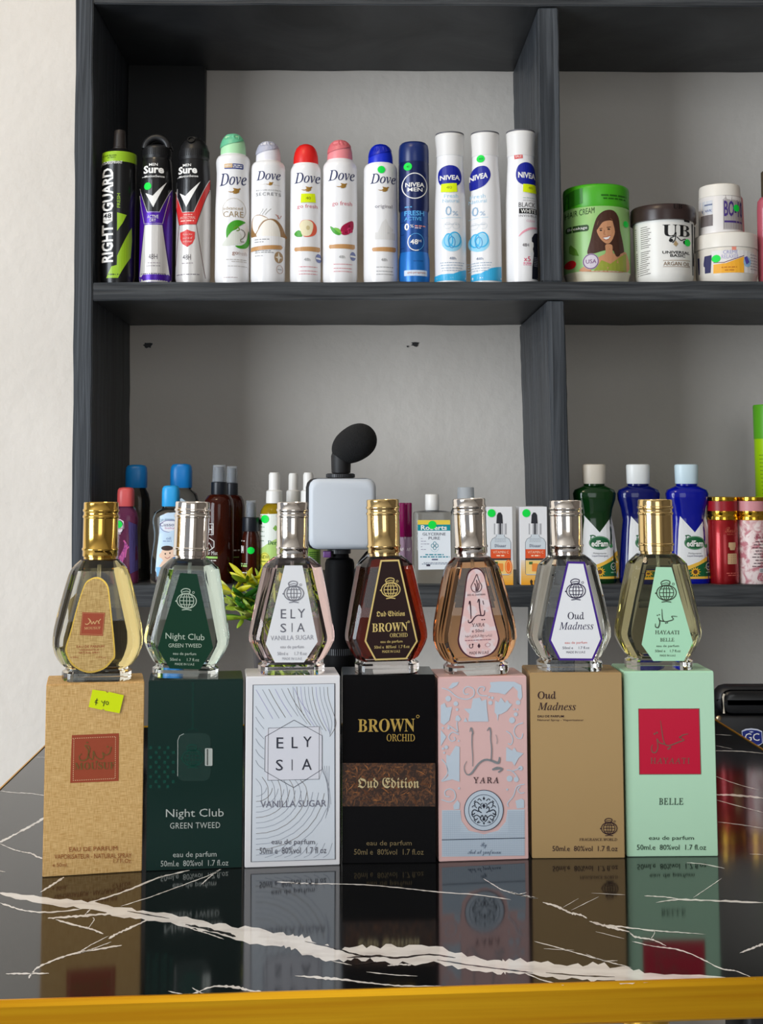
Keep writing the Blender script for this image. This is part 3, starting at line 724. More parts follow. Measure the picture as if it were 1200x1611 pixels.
for x, y in ((336, 548), (352, 540), (432, 650), (512, 570), (444, 642)): P.ell(x, y, 8, 7, TAUPE, 2, 10)
P.text('HAYAATI', 310, 580, 752, 712, TAUPE, 'roman', bold=0.004, spacing=1.15, lay=2)
P.text('BELLE', 372, 537, 1033, 988, DKG, 'roman', bold=0.004, spacing=1.1); P.text('eau de parfum', 305, 612, 1280, 1245, DKG); P.text('50ml.e  80%vol  1.7 fl.oz', 224, 696, 1340, 1304, DKG)
P.done('front_print', o)

# ------------------------------------------------------------------ the perfume bottles
def flask(key, foot, cap, cap_top, base_y, k, hw, liquid, metal, label, tint=(250, 252, 250), round_=False, caphw=25.5, level=160, rzo=0.0):
    """foot, cap: pixel x of the foot centre and of the cap centre; k: height scale, hw: half width at the widest in pixels"""
    c, rz, w, h, bo = boxes[key]
    n = Vector((-math.sin(rz), math.cos(rz), 0))
    Yc = c.y + 0.0155
    s = mpp((cap_top + base_y) / 2, Yc - 0.012) 
    p = at(foot, base_y, Yc)
    tilt = math.atan2((cap - foot) * 1.0 - (560 - foot) * 0.0, base_y - cap_top)
    conv = (PPX - foot) / 22860.0
    ry = tilt - conv
    z0 = ZT + 0.0002 + h
    o = thing('perfume_bottle', label, 'perfume bottle', (p.x, Yc, z0 + abs(math.sin(ry)) * 0.017 * 0.35), rz * 0.6 + rzo, 'glass perfume bottles standing on their boxes', ry)
    kx = hw / 66.0
    U = lambda q: q * s * kx; Z = lambda q: q * s * k
    d = 0.0128
    if round_:
        lv = [(0, 50, 1), (2, 51, 1), (12, 51, 1), (15, 46, .9), (18, 46, .9), (21, 51.5, 1), (28, 57, 1), (38, 62.5, 1), (50, 66, 1), (62, 66, 1), (76, 64.4, 1), (92, 61.2, 1), (116, 55.4, 1), (138, 50, 1), (156, 45, 1), (163, 42, 1), (171, 36, .86), (178, 28, .72)]
    else:
        lv = [(0, 50, 1), (2, 51, 1), (12, 51, 1), (15, 45.5, .9), (18, 45.5, .9), (21, 50, 1), (30, 56, 1), (40, 61.5, 1), (49, 65.3, 1), (56, 66, 1), (63, 65.4, 1), (110, 56.8, 1), (150, 48.6, 1), (162, 46, 1), (164, 45.2, .99), (173, 36, .86), (179, 28, .74)]
    def panel(z):                         # half width of the flat front face
        return interp([(36, 0), (36, 14), (33, 18), (49, 52), (49, 56), (23.5, 163), (21, 180)])(z) * (1.0)
    def ring(z, hw_, dd, ins=0.0, sm=None):
        hw2 = hw_ - ins; a = min(panel(z), hw2 * 0.8) - ins * 0.35; D = d * dd - ins * s * 0.55
        A, Wd = U(a), U(hw2); q = lambda f: U(a + (hw2 - a) * f)
        half = [(A, -D), (q(.30), -D * .93), (q(.36), -D * .86), (q(.72), -D * .62), (q(.78), -D * .52), (Wd, -D * .2)]
        fr = half + [(x, -y) for x, y in reversed(half)]
        return [(x, y, Z(z)) for x, y in fr] + [(-x, y, Z(z)) for x, y in reversed(fr)]
    gl = mat('bottle_glass_%d' % key, tint, 0.0, 0, 1.0, 1.45)
    mb = MB(); mb.loft([ring(z, q, dd) for z, q, dd in lv], gl)
    gf = mb.build('glass_flask', o, smooth=15)
    lq = mat('perfume_%d' % key, liquid, 0.0, 0, 1.0, 1.07)
    wd = interp([(q, z) for z, q, dd in lv]); dp = interp([(dd, z) for z, q, dd in lv])
    mb = MB(); zs = [21.5, 26, 34, 44, 52, 60, 72, 110, 140, min(level, 172)]
    if level > 160: zs = [21.5, 26, 34, 44, 52, 60, 72, 110, 150, 162, level]
    mb.loft([ring(z, wd(z), dp(z) * 0.93, 9.5 if i else 11) for i, z in enumerate(zs)], lq)
    mb.build('perfume_liquid', gf, smooth=15)
    mb = MB(); mb.tube([(0.0006, 0, Z(24)), (0, 0, Z(100)), (0, 0, Z(level - 1))], 0.0011, mat('dip_tube', (238, 238, 232), 0.1, 0, 0.7, 1.02), 10); mb.build('dip_tube', gf)
    # neck collar and cap
    R = caphw * s; T = (base_y - cap_top) / k
    mb = MB()
    mb.lathe([(U(24), Z(179.3)), (U(24), Z(182)), (R * 0.93, Z(182)), (R * 0.93, Z(190))], metal, 40); mb.build('spray_collar', o)
    z1, z2 = 183.0, T
    def g(z, q=0.8): return [(R * 1.0, Z(z - 2.2)), (R * 1.045, Z(z - 1.2)), (R * 1.045, Z(z + 1.2)), (R * 1.0, Z(z + 2.2))]
    prof = [(R * 0.96, Z(z1)), (R, Z(z1 + 0.8))] + g(z1 + 11) + [(R, Z(z2 - 24.5))] + g(z2 - 22) + [(R * 0.985, Z(z2 - 16))] + g(z2 - 12.5) + [(R * 1.0, Z(z2 - 1.6)), (R * 0.965, Z(z2)), (R * 0.9, Z(z2)), (R * 0.86, Z(z2 - 1.5))]
    mb = MB(); mb.lathe(prof, metal, 56); mb.build('cap', o, smooth=50)
    P = Print((0, 0), 1, 0, base_y, s, flat(-d))
    def uv(x, y):
        X, Y = P.o[0] + x / P.k, P.o[1] + y / P.k
        t = (base_y - Y) / (base_y - cap_top)
        return (X - (foot + (cap - foot) * t)) * s, (base_y - Y) * s
    P.uv = uv
    return o, P

# 1
o, P = flask(1, 152.5, 159.5, 789.5, 1068, 1.05, 70, (250, 232, 172), YGOLD, 'bottle of pale yellow perfume with a gold cap and rounded gold linen plate', (253, 250, 236), True, 27.5, 166)
at_crop(P, (100, 860), 7.671)
PLATE = mat('gold_plate', (214, 178, 84), 0.25, 0.9); LIN2 = mat('linen_label', (196, 160, 98), 0.55, 0.2)
weave(LIN2, (170, 134, 74), (214, 182, 120))
out = [(400, 352), (470, 362), (530, 410), (560, 470), (575, 560), (600, 800), (630, 1100), (640, 1290), (610, 1345), (530, 1430), (430, 1475), (330, 1488), (230, 1460), (130, 1390), (70, 1290), (52, 1190), (110, 1000), (190, 700), (260, 480), (310, 395)]
P.blob(out, PLATE, 0)
cx_, cy_ = 350, 940
P.blob([(cx_ + (x - cx_) * 0.93, cy_ + (y - cy_) * 0.965) for x, y in out], LIN2, 1)
P.poly([(252, 768), (522, 778), (496, 1052), (222, 1040)], RUST, 2)
TAN = ink(222, 176, 120)
P.stroke([(258, 778), (512, 788), (488, 1038), (236, 1026)], 3, TAN, 3, closed=True)
P.stroke([(470, 850), (440, 890), (455, 905), (425, 870), (400, 910), (385, 880), (365, 910), (350, 870), (320, 840), (345, 880), (310, 915), (285, 905)], 9, TAN, 3, smooth=3)
P.text('MOUSUF', 275, 468, 975, 945, TAN, 'roman', bold=0.004, lay=3, slope=-4)
P.text('EAU DE PARFUM', 185, 510, 1192, 1162, RUST); P.text('VAPORISATEUR', 215, 450, 1228, 1206, RUST); P.text('NATURAL SPRAY', 210, 460, 1260, 1238, RUST); P.text('e 50ml', 115, 205, 1310, 1290, RUST); P.text('1.7 fl.oz', 420, 530, 1316, 1296, RUST)
P.done('label_plate', o)
def hexlabel(P, pts, m, edge=None, ew=6, inner=None):
    P.poly(pts, edge or m, 0)
    if edge:
        cx, cy = sum(x for x, y in pts) / len(pts), sum(y for x, y in pts) / len(pts)
        n = len(pts); ins = []
        for i in range(n):
            a, b, c = pts[i - 1], pts[i], pts[(i + 1) % n]
            def nrm(p, q):
                dx, dy = q[0] - p[0], q[1] - p[1]; L = math.hypot(dx, dy); v = (-dy / L, dx / L)
                mx, my = (p[0] + q[0]) / 2, (p[1] + q[1]) / 2
                return v if (cx - mx) * v[0] + (cy - my) * v[1] > 0 else (-v[0], -v[1])
            n1, n2 = nrm(a, b), nrm(b, c)
            A, B = Vector((a[0] + n1[0] * ew, a[1] + n1[1] * ew, 0)), Vector((b[0] + n2[0] * ew, b[1] + n2[1] * ew, 0))
            r = isect(A, Vector((b[0] - a[0], b[1] - a[1], 0)), B, Vector((c[0] - b[0], c[1] - b[1], 0)))
            ins.append((r.x, r.y))
        P.poly(ins, m, 1)
def small_print(P, cx, y, m, w=1.0, three=True):
    P.text('eau de parfum', cx - 72 * w, cx + 72 * w, y + 8, y - 14, m, lay=3)
    P.text('50ml e', cx - 90 * w, cx - 25 * w, y + 40, y + 22, m, lay=3); P.text('1.7 fl.oz', cx + 15 * w, cx + 90 * w, y + 40, y + 22, m, lay=3)
    P.text('MADE IN U.A.E', cx - 60 * w, cx + 60 * w, y + 66, y + 52, m, lay=3)
# 2
o, P = flask(2, 291.5, 303.5, 793, 1067, 1.03, 67, (236, 246, 238), CHROME, 'bottle of clear perfume with a silver cap and dark green label', (244, 250, 246), False, 27.5, 168)
at_crop(P, (60, 770), 4)
GL = mat('dark_green_label', (10, 52, 34), 0.4, spec=0.2); PG = ink(176, 190, 172)
hexlabel(P, [(902, 535), (1008, 540), (1108, 995), (1028, 1130), (838, 1128), (762, 1005)], GL)
globe(P, 943, 708, 54, PG, 5.5)
P.text('Night Club', 812, 1054, 958, 908, PG, slope=4); P.text('GREEN TWEED', 830, 1036, 998, 974, PG, lay=2, slope=-3); small_print(P, 930, 1040, PG)
P.done('label', o)
# 3
o, P = flask(3, 458, 460.5, 794, 1062, 1.01, 68, (250, 226, 222), CHROME, 'bottle of faintly pink perfume with a silver cap and white label', (250, 244, 244), False, 25.2, 168)
at_crop(P, (360, 770), 3.529)
WL = mat('white_label', (226, 226, 228), 0.4); GR = ink(126, 126, 134)
hexlabel(P, [(308, 432), (406, 432), (490, 850), (414, 962), (254, 962), (203, 862)], WL)
globe(P, 358, 585, 48, GR, 5)
for s_, x0, x1, yb, yt in (('E', 286, 316, 722, 672), ('L', 340, 366, 722, 672), ('Y', 380, 420, 718, 670), ('S', 284, 316, 798, 750), ('I', 346, 350, 796, 748), ('A', 376, 418, 795, 748)): P.text(s_, x0, x1, yb, yt, ink(100, 100, 110), bold=0.0)
P.text('VANILLA SUGAR', 230, 468, 842, 816, ink(160, 160, 168), slope=-4); small_print(P, 348, 882, ink(150, 150, 158), 0.9)
P.done('label', o)
# 4
o, P = flask(4, 608.5, 601.8, 786, 1056, 1.01, 65.5, (128, 34, 14), GOLD, 'bottle of dark red brown perfume with a gold cap and gold edged black label', (252, 246, 244), False, 26, 174)
at_crop(P, (360, 770), 3.529)
GE = mat('gold_edge_print', (206, 180, 110), 0.35, 0.4); DB = mat('dark_brown_label', (34, 14, 12), 0.4, spec=0.2)
hexlabel(P, [(836, 388), (940, 388), (1042, 838), (980, 934), (806, 936), (748, 830)], DB, GE, 9)
globe(P, 893, 552, 46, GE, 5)
P.text('Oud Edition', 814, 972, 698, 668, GE, 'fraktur'); P.text('BROWN', 790, 986, 782, 734, GE, 'serif', bold=0.0, slope=-3); P.text('ORCHID', 888, 986, 812, 790, GE, 'roman', bold=0.004); P.ring(992, 730, 5, 5, 2.5, GE, 2, 12)
P.text('eau de parfum', 836, 958, 846, 828, GE); P.text('50ml e  80%vol  1.7 fl.oz', 802, 996, 872, 856, GE); P.text('MADE IN U.A.E', 846, 944, 896, 882, GE)
P.done('label', o)
# 5
o, P = flask(5, 749, 737, 786, 1060, 1.02, 66, (246, 190, 140), CHROME, 'bottle of peach perfume with a silver cap and rounded pink label', (252, 248, 244), True, 26, 170)
at_crop(P, (660, 770), 4)
PL = noisy('pink_floral_label', (226, 186, 182), (224, 204, 204), (160, 160, 160), 0.4, lo=0.5, hi=0.56); PE = ink(72, 26, 40); DR = ink(60, 28, 44)
out = [(332, 494), (360, 505), (382, 535), (398, 590), (440, 780), (478, 920), (480, 960), (462, 1005), (420, 1040), (350, 1055), (285, 1045), (238, 1005), (216, 950), (222, 890), (248, 730), (265, 590), (278, 530), (300, 502)]
P.blob(out, PE, 0); cx_, cy_ = 345, 800
P.blob([(cx_ + (x - cx_) * 0.92, cy_ + (y - cy_) * 0.97) for x, y in out], PL, 1)
P.stroke([(335, 535), (315, 580), (300, 610), (310, 638), (334, 646), (358, 638), (368, 610), (352, 580), (337, 535)], 4, DR, 3, smooth=4)
for q in ((322, 590, 330, 640), (334, 570, 336, 642), (348, 590, 342, 640)): P.stroke([(q[0], q[1]), ((q[0] + q[2]) / 2 + 5, (q[1] + q[3]) / 2), (q[2], q[3])], 5, DR, 3, smooth=3)
P.text('ARD AL ZAAFARAN', 276, 390, 668, 656, DR)
for pts, w in (([(286, 720), (292, 700), (297, 740), (300, 810)], [3, 8, 7, 4]), ([(340, 712), (350, 690), (354, 740), (362, 790)], [3, 8, 7, 6]), ([(282, 815), (285, 832), (302, 830), (325, 800), (345, 790), (362, 792), (382, 790), (386, 760)], [3, 6, 8, 6, 6, 7, 7, 4]), ([(374, 700), (380, 725)], 4)): P.stroke(pts, w, DR, 3, smooth=4)
for x in (370, 384): P.ell(x, 818, 5, 4, DR, 3, 8)
P.text('YARA', 304, 386, 860, 838, DR, 'roman', bold=0.004); P.text('e 50ml', 306, 382, 895, 876, DR); P.text('للاستعمال الخارجي فقط'[::-1], 262, 432, 928, 908, DR, 'arabic'); P.fine(262, 425, 940, 5, ink(150, 100, 110), 3)
P.ring(300, 978, 11, 12, 4, DR, 3, 18, -60, 250); P.poly([(306, 962), (318, 966), (308, 976)], DR, 3); P.poly([(350, 962), (359, 980), (350, 994), (341, 980)], DR, 3); P.ring(405, 975, 16, 11, 2.5, ink(170, 120, 126), 3)
P.text('MADE IN U.A.E', 290, 412, 1030, 1012, DR)
P.done('label', o)
# 6
o, P = flask(6, 895.5, 889.5, 789.5, 1055, 1.0, 66.3, (250, 250, 244), CHROME, 'bottle of colourless perfume with a silver cap and purple edged white label', (250, 251, 249), False, 25.6, 172)
at_crop(P, (660, 770), 4)
PRP = ink(66, 30, 132); NV2 = ink(44, 34, 66)
hexlabel(P, [(902, 456), (1015, 460), (1126, 940), (1066, 1072), (852, 1068), (788, 945)], mat('white_label_b', (232, 232, 234), 0.4), PRP, 13)
globe(P, 958, 640, 53, NV2, 5.5)
P.text('Oud', 906, 1010, 816, 770, ink(40, 34, 60), 'roman', bold=0.004, slope=2); P.text('Madness', 852, 1068, 880, 832, ink(48, 40, 76), 'italic')
P.text('eau de parfum', 888, 1028, 972, 952, ink(210, 90, 80)); P.text('50ml e', 874, 940, 1000, 984, NV2); P.text('1.7 fl.oz', 975, 1042, 1000, 984, NV2); P.text('MADE IN U.A.E', 898, 1016, 1026, 1012, NV2)
P.done('label', o)
# 7
o, P = flask(7, 1036, 1030, 790, 1055, 1.0, 68.3, (238, 232, 186), GOLD, 'bottle of pale olive perfume with a gold cap and mint green label', (251, 251, 245), False, 27, 172)
at_crop(P, (900, 770), 4)
hexlabel(P, [(492, 500), (590, 502), (724, 968), (668, 1082), (475, 1082), (402, 980)], mat('mint_label', (176, 226, 190), 0.42))
DGR = ink(60, 66, 50); globe(P, 557, 660, 55, DGR, 5.5)
for pts, w in (([(626, 808), (590, 806), (600, 825), (570, 836), (545, 838), (532, 820), (528, 760)], [3, 5, 5, 6, 6, 5, 3]), ([(545, 838), (515, 832), (508, 815), (515, 845), (505, 875), (488, 870), (488, 850)], [6, 6, 4, 6, 7, 5, 3])): P.stroke(pts, w, DGR, 3, smooth=4)
for x, y in ((500, 800), (512, 796), (552, 848), (562, 846)): P.ell(x, y, 4, 4, DGR, 3, 8)
P.text('HAYAATI', 486, 638, 916, 892, DGR, 'roman', bold=0.004, slope=2); P.text('BELLE', 518, 606, 962, 940, DGR, 'roman', bold=0.004); P.text('eau de parfum', 494, 636, 1000, 982, DGR); P.text('50ml e', 486, 550, 1028, 1012, DGR); P.text('1.7 fl.oz', 580, 646, 1028, 1012, DGR); P.text('MADE IN U.A.E', 516, 614, 1054, 1042, DGR)
P.done('label', o)
# ================================================================== goods on the shelves
class Item:
    """a thing standing at pixel column cx on a shelf; profile heights are given in photo pixels"""
    def __init__(s, name, label, cat, cx, ymid, Y, zb, group=None, rz=0.0):
        s.Y = Y; s.zb = zb; s.cx = cx
        s.x = at(cx, ymid, Y).x
        s.s = mpp(ymid, Y)
        s.o = thing(name, label, cat, (s.x, Y, zb + 0.0003), rz, group)
    def z(s, py): return at(s.cx, py, s.Y).z - s.zb
    def prof(s, pts): return [(max(hw, 0.05) * s.s, max(0.0, s.z(y)) if y != 'b' else 0.0) for hw, y in pts]
    def body(s, name, pts, m, seg=48, ratio=1.0, power=2.0, smooth=40, dx=0, dy=0, bevel=0):
        pr = s.prof(pts)
        mb = MB(); mb.lathe(pr, m, seg, ratio, (dx * s.s, dy), power)
        return mb.build(name, s.o, smooth=smooth, bevel=bevel), pr
    def boxed(s, name, x0, x1, y0, y1, depth, m, b=0.0, dy=0.0):
        mb = MB(); a = at(x0, y1, s.Y); c = at(x1, y0, s.Y)
        mb.box(a.x - s.x, c.x - s.x, -depth / 2 + dy, depth / 2 + dy, max(0, a.z - s.zb), c.z - s.zb, m, b)
        return mb.build(name, s.o, smooth=40)
    def pr(s, org, k, front, R=0.0):
        P = Print(org, k, 0, 0, s.s, front, R)
        def uv(x, y):
            X, Y = P.o[0] + x / P.k, P.o[1] + y / P.k
            q = at(X, Y, s.Y); return q.x - s.x - (q.z - s.zb - 0.1) * 0.0, q.z - s.zb
        P.uv = uv
        return P
def again(P):
    """a second printing surface like P (for a sticker over the label)"""
    Q = Print(P.o, P.k, 0, 0, P.s, P.front, P.curved); Q.uv = P.uv; return Q
C1, C1b, C1c, C2, C3, C4, C5, C7, C8 = ((140, 190), 3.3333), ((150, 200), 6.316), ((330, 205), 6.575), ((440, 190), 5.0), ((620, 190), 4.6154), ((870, 270), 3.6364), ((150, 710), 3.6364), ((600, 750), 4.0), ((880, 620), 3.75)
YC = YF + 0.036 * K                                              # axis of the cans
G1 = 'deodorant spray cans on the upper shelf'
WCAN = mat('white_can', (236, 235, 236), 0.28, coat=0.2); BCAN = mat('black_can', (24, 24, 26), 0.3, 0.2, coat=0.2)
SILVER = mat('silver_print', (206, 202, 198), 0.35, 0.35); LIME = mat('lime_print', (150, 190, 36), 0.35)

# -- black can with lime lightning
I = Item('deodorant_can', 'black deodorant can with lime lightning and upright white letters', 'deodorant can', 186.5, 340, YC, ZU, G1)
_, pr = I.body('can_body', [(25, 'b'), (26.5, 440), (27.3, 436), (27.3, 262), (27.3, 260.5), (27.3, 247), (26.5, 244.5)], [BCAN, BCAN, BCAN, BCAN, LIME, LIME, LIME])
I.body('shoulder', [(26.3, 244.6), (22, 241), (16, 238), (12, 236)], BCAN)
I.body('spray_nozzle', [(11.5, 236.5), (11.5, 234), (10, 233), (9.2, 215), (8.8, 208), (7.5, 206)], mat('brown_black_plastic', (44, 38, 36), 0.45))
P = I.pr(*C1b, curved(interp(pr)), 0.02)
P.text('RIGHT', 85, 210, 1372, 1003, WHITE, bold=0.03, rot=90); P.text('GUARD', 88, 212, 872, 448, WHITE, bold=0.03, rot=90)
P.poly([(104, 885), (203, 880), (203, 968), (150, 996), (100, 975)], WHITE, 1); P.text('48', 106, 192, 940, 893, BLACK, bold=0.02, lay=3); P.text('HOURS', 112, 192, 966, 950, BLACK, lay=3)
P.text('ANTI-PERSPIRANT', 64, 298, 410, 382, WHITE, bold=0.01, slope=-4); P.text('FRESH', 247, 277, 838, 698, LIME, bold=0.01, rot=90)
P.text('BLACK BLOOM', 100, 240, 332, 316, ink(40, 60, 10)); P.text('ACTIVITY', 150, 236, 352, 338, ink(40, 60, 10))
P.poly([(248, 885), (335, 905), (300, 985), (248, 1066)], LIME, 1)
P.poly([(376, 1020), (378, 1150), (366, 1320), (300, 1440), (255, 1526), (138, 1526), (190, 1415), (245, 1400), (248, 1310)], LIME, 1)
P.done('label_print', I.o)

def sure(cx, hw, y0, colr, label, dots, red):
    I = Item('deodorant_can', label, 'deodorant can', cx, 340, YC, ZU, G1)
    d = lambda x: cx + x
    low = SILVER if red else colr
    _, pr = I.body('can_body', [(hw * .92, 'b'), (hw, 440), (hw, 420), (hw * .99, 310), (hw * .975, 300), (hw * .95, 280), (hw * .88, 256), (hw * .84, y0 + 4)], [low, low, low, low, BCAN, BCAN, BCAN, BCAN])
    q = hw * .84
    cap_, _ = I.body('cap', [(q * .98, y0 + 5), (q * 1.0, y0 + 3), (q * 1.02, y0), (q * 1.02, y0 - 12), (q * 0.99, y0 - 14)], PLASTIC_BLACK, 56)
    mb = MB(); R = q * 1.02 * I.s
    for k in range(44):
        a = 2 * PI * k / 44; mb.box(-0.0005, 0.0005, -R - 0.0004, -R + 0.0006, I.z(y0 - 1), I.z(y0 - 11), PLASTIC_BLACK)
        for i in range(len(mb.v) - 8, len(mb.v)):
            x, y, z = mb.v[i]; mb.v[i] = (x * math.cos(a) - y * math.sin(a), x * math.sin(a) + y * math.cos(a), z)
    mb.build('cap_ribs', cap_, smooth=0)
    if red:
        act, _ = I.body('actuator', [(q * .98, y0 - 13.5), (q * .9, y0 - 20), (q * .7, y0 - 27), (q * .45, y0 - 30), (q * .4, y0 - 33)], PLASTIC_BLACK)
        mb = MB(); z = I.z(y0 - 25); mb.lathe([(0.0032, 0), (0.0042, 0), (0.0042, 0.002), (0.0032, 0.002), (0.0026, 0.0005)], mat('nozzle_black', (8, 8, 9), 0.3), 20)
        n = mb.build('nozzle', act); n.rotation_euler = (math.radians(62), 0, 0); n.location = (-0.002, -q * 0.78 * I.s, z)
    else:
        mb = MB(); w = q * .84 * I.s; zt = I.z(y0 - 31) - I.z(y0 - 13.5)
        mb.tube([(w * math.cos(a), -0.006 * K, I.z(y0 - 13) + zt * math.sin(a)) for a in [PI * k / 16 for k in range(17)]], 0.0056 * K, PLASTIC_BLACK, 14)
        mb.tube([(w * math.cos(a), 0.010 * K, I.z(y0 - 13) + zt * 0.9 * math.sin(a)) for a in [PI * k / 16 for k in range(17)]], 0.005 * K, PLASTIC_BLACK, 12)
        mb.build('twist_loop', I.o, smooth=50)
        I.body('actuator', [(q * .97, y0 - 13.6), (q * .8, y0 - 17), (q * .5, y0 - 19)], PLASTIC_BLACK)
    return I, pr
# -- purple
PURP = mat('purple_can', (72, 22, 152), 0.3, 0.3)
I, pr = sure(246, 25.8, 249, PURP, 'black and purple deodorant can with a white tick and a green dot', 1, False)
P = I.pr(*C1b, curved(interp(pr)), 0.02)
P.poly([(450, 560), (762, 560), (764, 640), (662, 872), (530, 872), (448, 640)], BCAN, 1)
P.poly([(512, 1003), (685, 1003), (756, 1562), (446, 1562)], SILVER, 1)
for a in ([(448, 620), (540, 878), (660, 878), (764, 640)], [(446, 690), (508, 990), (688, 990), (752, 700)]): P.stroke(a, 5, SILVER, 2)
for a in ([(508, 1003), (450, 1500)], [(690, 1003), (758, 1500)]): P.stroke(a, 4, ink(40, 16, 70), 2)
CHECK = [(522, 690), (596, 720), (725, 578), (600, 832)]
P.poly(CHECK, WHITE, 3); P.text('MEN', 556, 642, 422, 396, WHITE, bold=0.01); P.text('Sure', 498, 700, 496, 416, WHITE, bold=0.035); P.text('MotionSense', 512, 706, 536, 514, WHITE, bold=0.01); P.stroke([(480, 526), (508, 526)], 4, WHITE)
P.text('ACTIVE', 542, 650, 940, 908, WHITE); P.text('DRY', 566, 626, 974, 944, WHITE); P.text('48H', 552, 640, 1342, 1290, ink(70, 62, 70)); P.fine(540, 665, 1374, 8, ink(150, 140, 146)); P.fine(535, 665, 1402, 8, ink(130, 122, 128)); P.fine(470, 720, 1478, 8, ink(110, 104, 110))
P.done('label_print', I.o); P = again(P); P.dot(545, 623, 37); P.done('green_sticker', I.o)
# -- red
REDP = mat('red_print', (206, 44, 40), 0.35)
I, pr = sure(304.5, 27.2, 251, REDP, 'black, red and silver deodorant can with a white tick and red shield', 0, True)
P = I.pr(*C1b, curved(interp(pr)), 0.02)
P.poly([(806, 560), (1140, 560), (1130, 580), (1000, 882), (885, 882), (806, 690)], BCAN, 1)
P.poly([(806, 655), (885, 882), (1000, 882), (1142, 530), (1140, 640), (1022, 1002), (848, 1002), (806, 800)], REDP, 2)
P.stroke([(806, 655), (885, 880), (998, 880), (1138, 545)], 5, SILVER, 3); P.stroke([(806, 800), (850, 1003), (1022, 1003), (1138, 650)], 4, BLACK, 3)
for a in ([(850, 1003), (806, 1400)], [(1022, 1003), (1105, 1524)]): P.stroke(a, 4, ink(90, 30, 30), 2)
P.poly([(858, 690), (915, 722), (1062, 576), (925, 832)], WHITE, 4)
P.text('MEN', 888, 970, 428, 402, WHITE, bold=0.01); P.text('Sure', 838, 1030, 500, 424, WHITE, bold=0.035); P.text('MotionSense', 848, 1040, 536, 514, WHITE, bold=0.01); P.stroke([(822, 528), (845, 526)], 4, WHITE)
PKR = ink(240, 190, 180); P.text('ANTIBACTERIAL', 862, 1014, 948, 922, PKR, lay=4); P.fine(900, 985, 902, 8, PKR, 4); P.fine(868, 1000, 960, 12, PKR, 4)
P.poly([(932, 1050), (970, 1068), (1010, 1076), (1008, 1140), (985, 1190), (932, 1224), (885, 1190), (862, 1140), (862, 1078), (900, 1068)], REDP, 3)
for y, t in ((1112, 'fights the'), (1145, 'source of'), (1178, 'odour')): P.text(t, 892, 984, y, y - 22, PKR, lay=5)
P.text('48H', 890, 970, 1350, 1296, ink(70, 62, 70)); P.fine(880, 990, 1378, 8, ink(150, 140, 146)); P.fine(822, 1050, 1488, 8, ink(110, 104, 110))
P.done('label_print', I.o)

# -- white cans with domed caps
DOVE = ink(42, 48, 92); BIRD = mat('bronze_print', (170, 128, 58), 0.35, 0.4); BRN = mat('tan_band_print', (196, 146, 92), 0.4)
def bird(P, cx, cy, r):
    P.poly([(cx - r, cy + r * .05), (cx - r * .3, cy + r * .08), (cx, cy - r * .15), (cx - r * .2, cy - r * .5), (cx + r * .25, cy - r * .42), (cx + r * .62, cy - r * .38), (cx + r * .74, cy - r * .5), (cx + r, cy - r * .45), (cx + r * .78, cy - r * .2), (cx + r * .7, cy + r * .2), (cx + r * .3, cy + r * .42), (cx - r * .2, cy + r * .4), (cx - r * .05, cy + r * .25), (cx - r * .6, cy + r * .22)], BIRD, 2)
def dome_can(cx, hw, ysh, capx, caphw, ycap, ytop, cl, cd, label, caprough=0.35, neck=None):
    I = Item('deodorant_can', label, 'deodorant can', cx, 340, YC, ZU, G1)
    wv = neck or 0.0
    _, pr = I.body('can_body', [(hw * .93, 'b'), (hw * .995, 441), (hw, 436), (hw, 330), (hw * (.99 - wv), 290), (hw * (.985 - wv), 274), (hw * .985, ysh + 8), (hw * .96, ysh + 3), (hw * .88, ysh - 1), (caphw * 1.03, ycap + 1), (caphw * 1.02, ycap)], WCAN)
    H = ycap - ytop
    cap = [(caphw, ycap + 0.5), (caphw, ycap - H * .15), (caphw * .975, ycap - H * .38), (caphw * .9, ycap - H * .6), (caphw * .76, ycap - H * .79), (caphw * .55, ycap - H * .92), (caphw * .3, ycap - H * .985), (0.2, ytop)]
    dc, cpr = I.body('domed_cap', cap, cl, smooth=60)
    if cd:
        P = I.pr((0, 0), 1, curved(interp(cpr[:-1])), 0.012)
        ax = capx; y = ycap - H * .42
        pts = [(ax - caphw * .95, y + H * .12), (ax - caphw * .3, y + H * .02), (ax + caphw * .4, y - H * .08), (ax + caphw * .86, y - H * .2)]
        top = [(ax + caphw * q * .97, ycap - H * f) for q, f in ((.80, .72), (.62, .84), (.4, .92), (0, .96), (-.4, .92), (-.62, .84), (-.80, .72), (-.93, .52))]
        P.poly(pts + top, cd, 9); P.done('cap_window', dc)
    return I, pr
def dove_text(P, x0, x1, yb, yt, slope=0): P.text('Dove', x0, x1, yb, yt, DOVE, 'italic', bold=0.004, lay=3, slope=slope)
# green cap
I, pr = dome_can(366, 27.4, 250, 366, 20, 246, 211.5, mat('pale_green_cap', (176, 226, 178), 0.4), mat('mid_green_cap', (106, 190, 148), 0.35), 'white deodorant can with a pale green cap, first of the domed ones', neck=0.045)
P = I.pr(*C1c, curved(interp(pr)), 0.02)
dove_text(P, 118, 386, 612, 488, -10); bird(P, 268, 670, 66)
P.rrect(166, 388, 358, 442, 10, ink(78, 86, 140), 1); P.rrect(166, 388, 252, 430, 8, ink(214, 178, 130), 2); P.text('NEW', 176, 240, 420, 398, WHITE, lay=4); P.fine(262, 345, 400, 9, WHITE, 3); P.fine(258, 350, 418, 9, WHITE, 3)
TA = ink(176, 158, 130); P.ring(265, 862, 116, 118, 3, TA, 1, 40, 150, 400); P.text('advanced', 156, 352, 862, 828, TA, bold=0.0); P.text('CARE', 156, 358, 936, 876, ink(160, 138, 104))
GRN = mat('green_leaf_print', (62, 156, 28), 0.4); PALEC = ink(214, 216, 206)
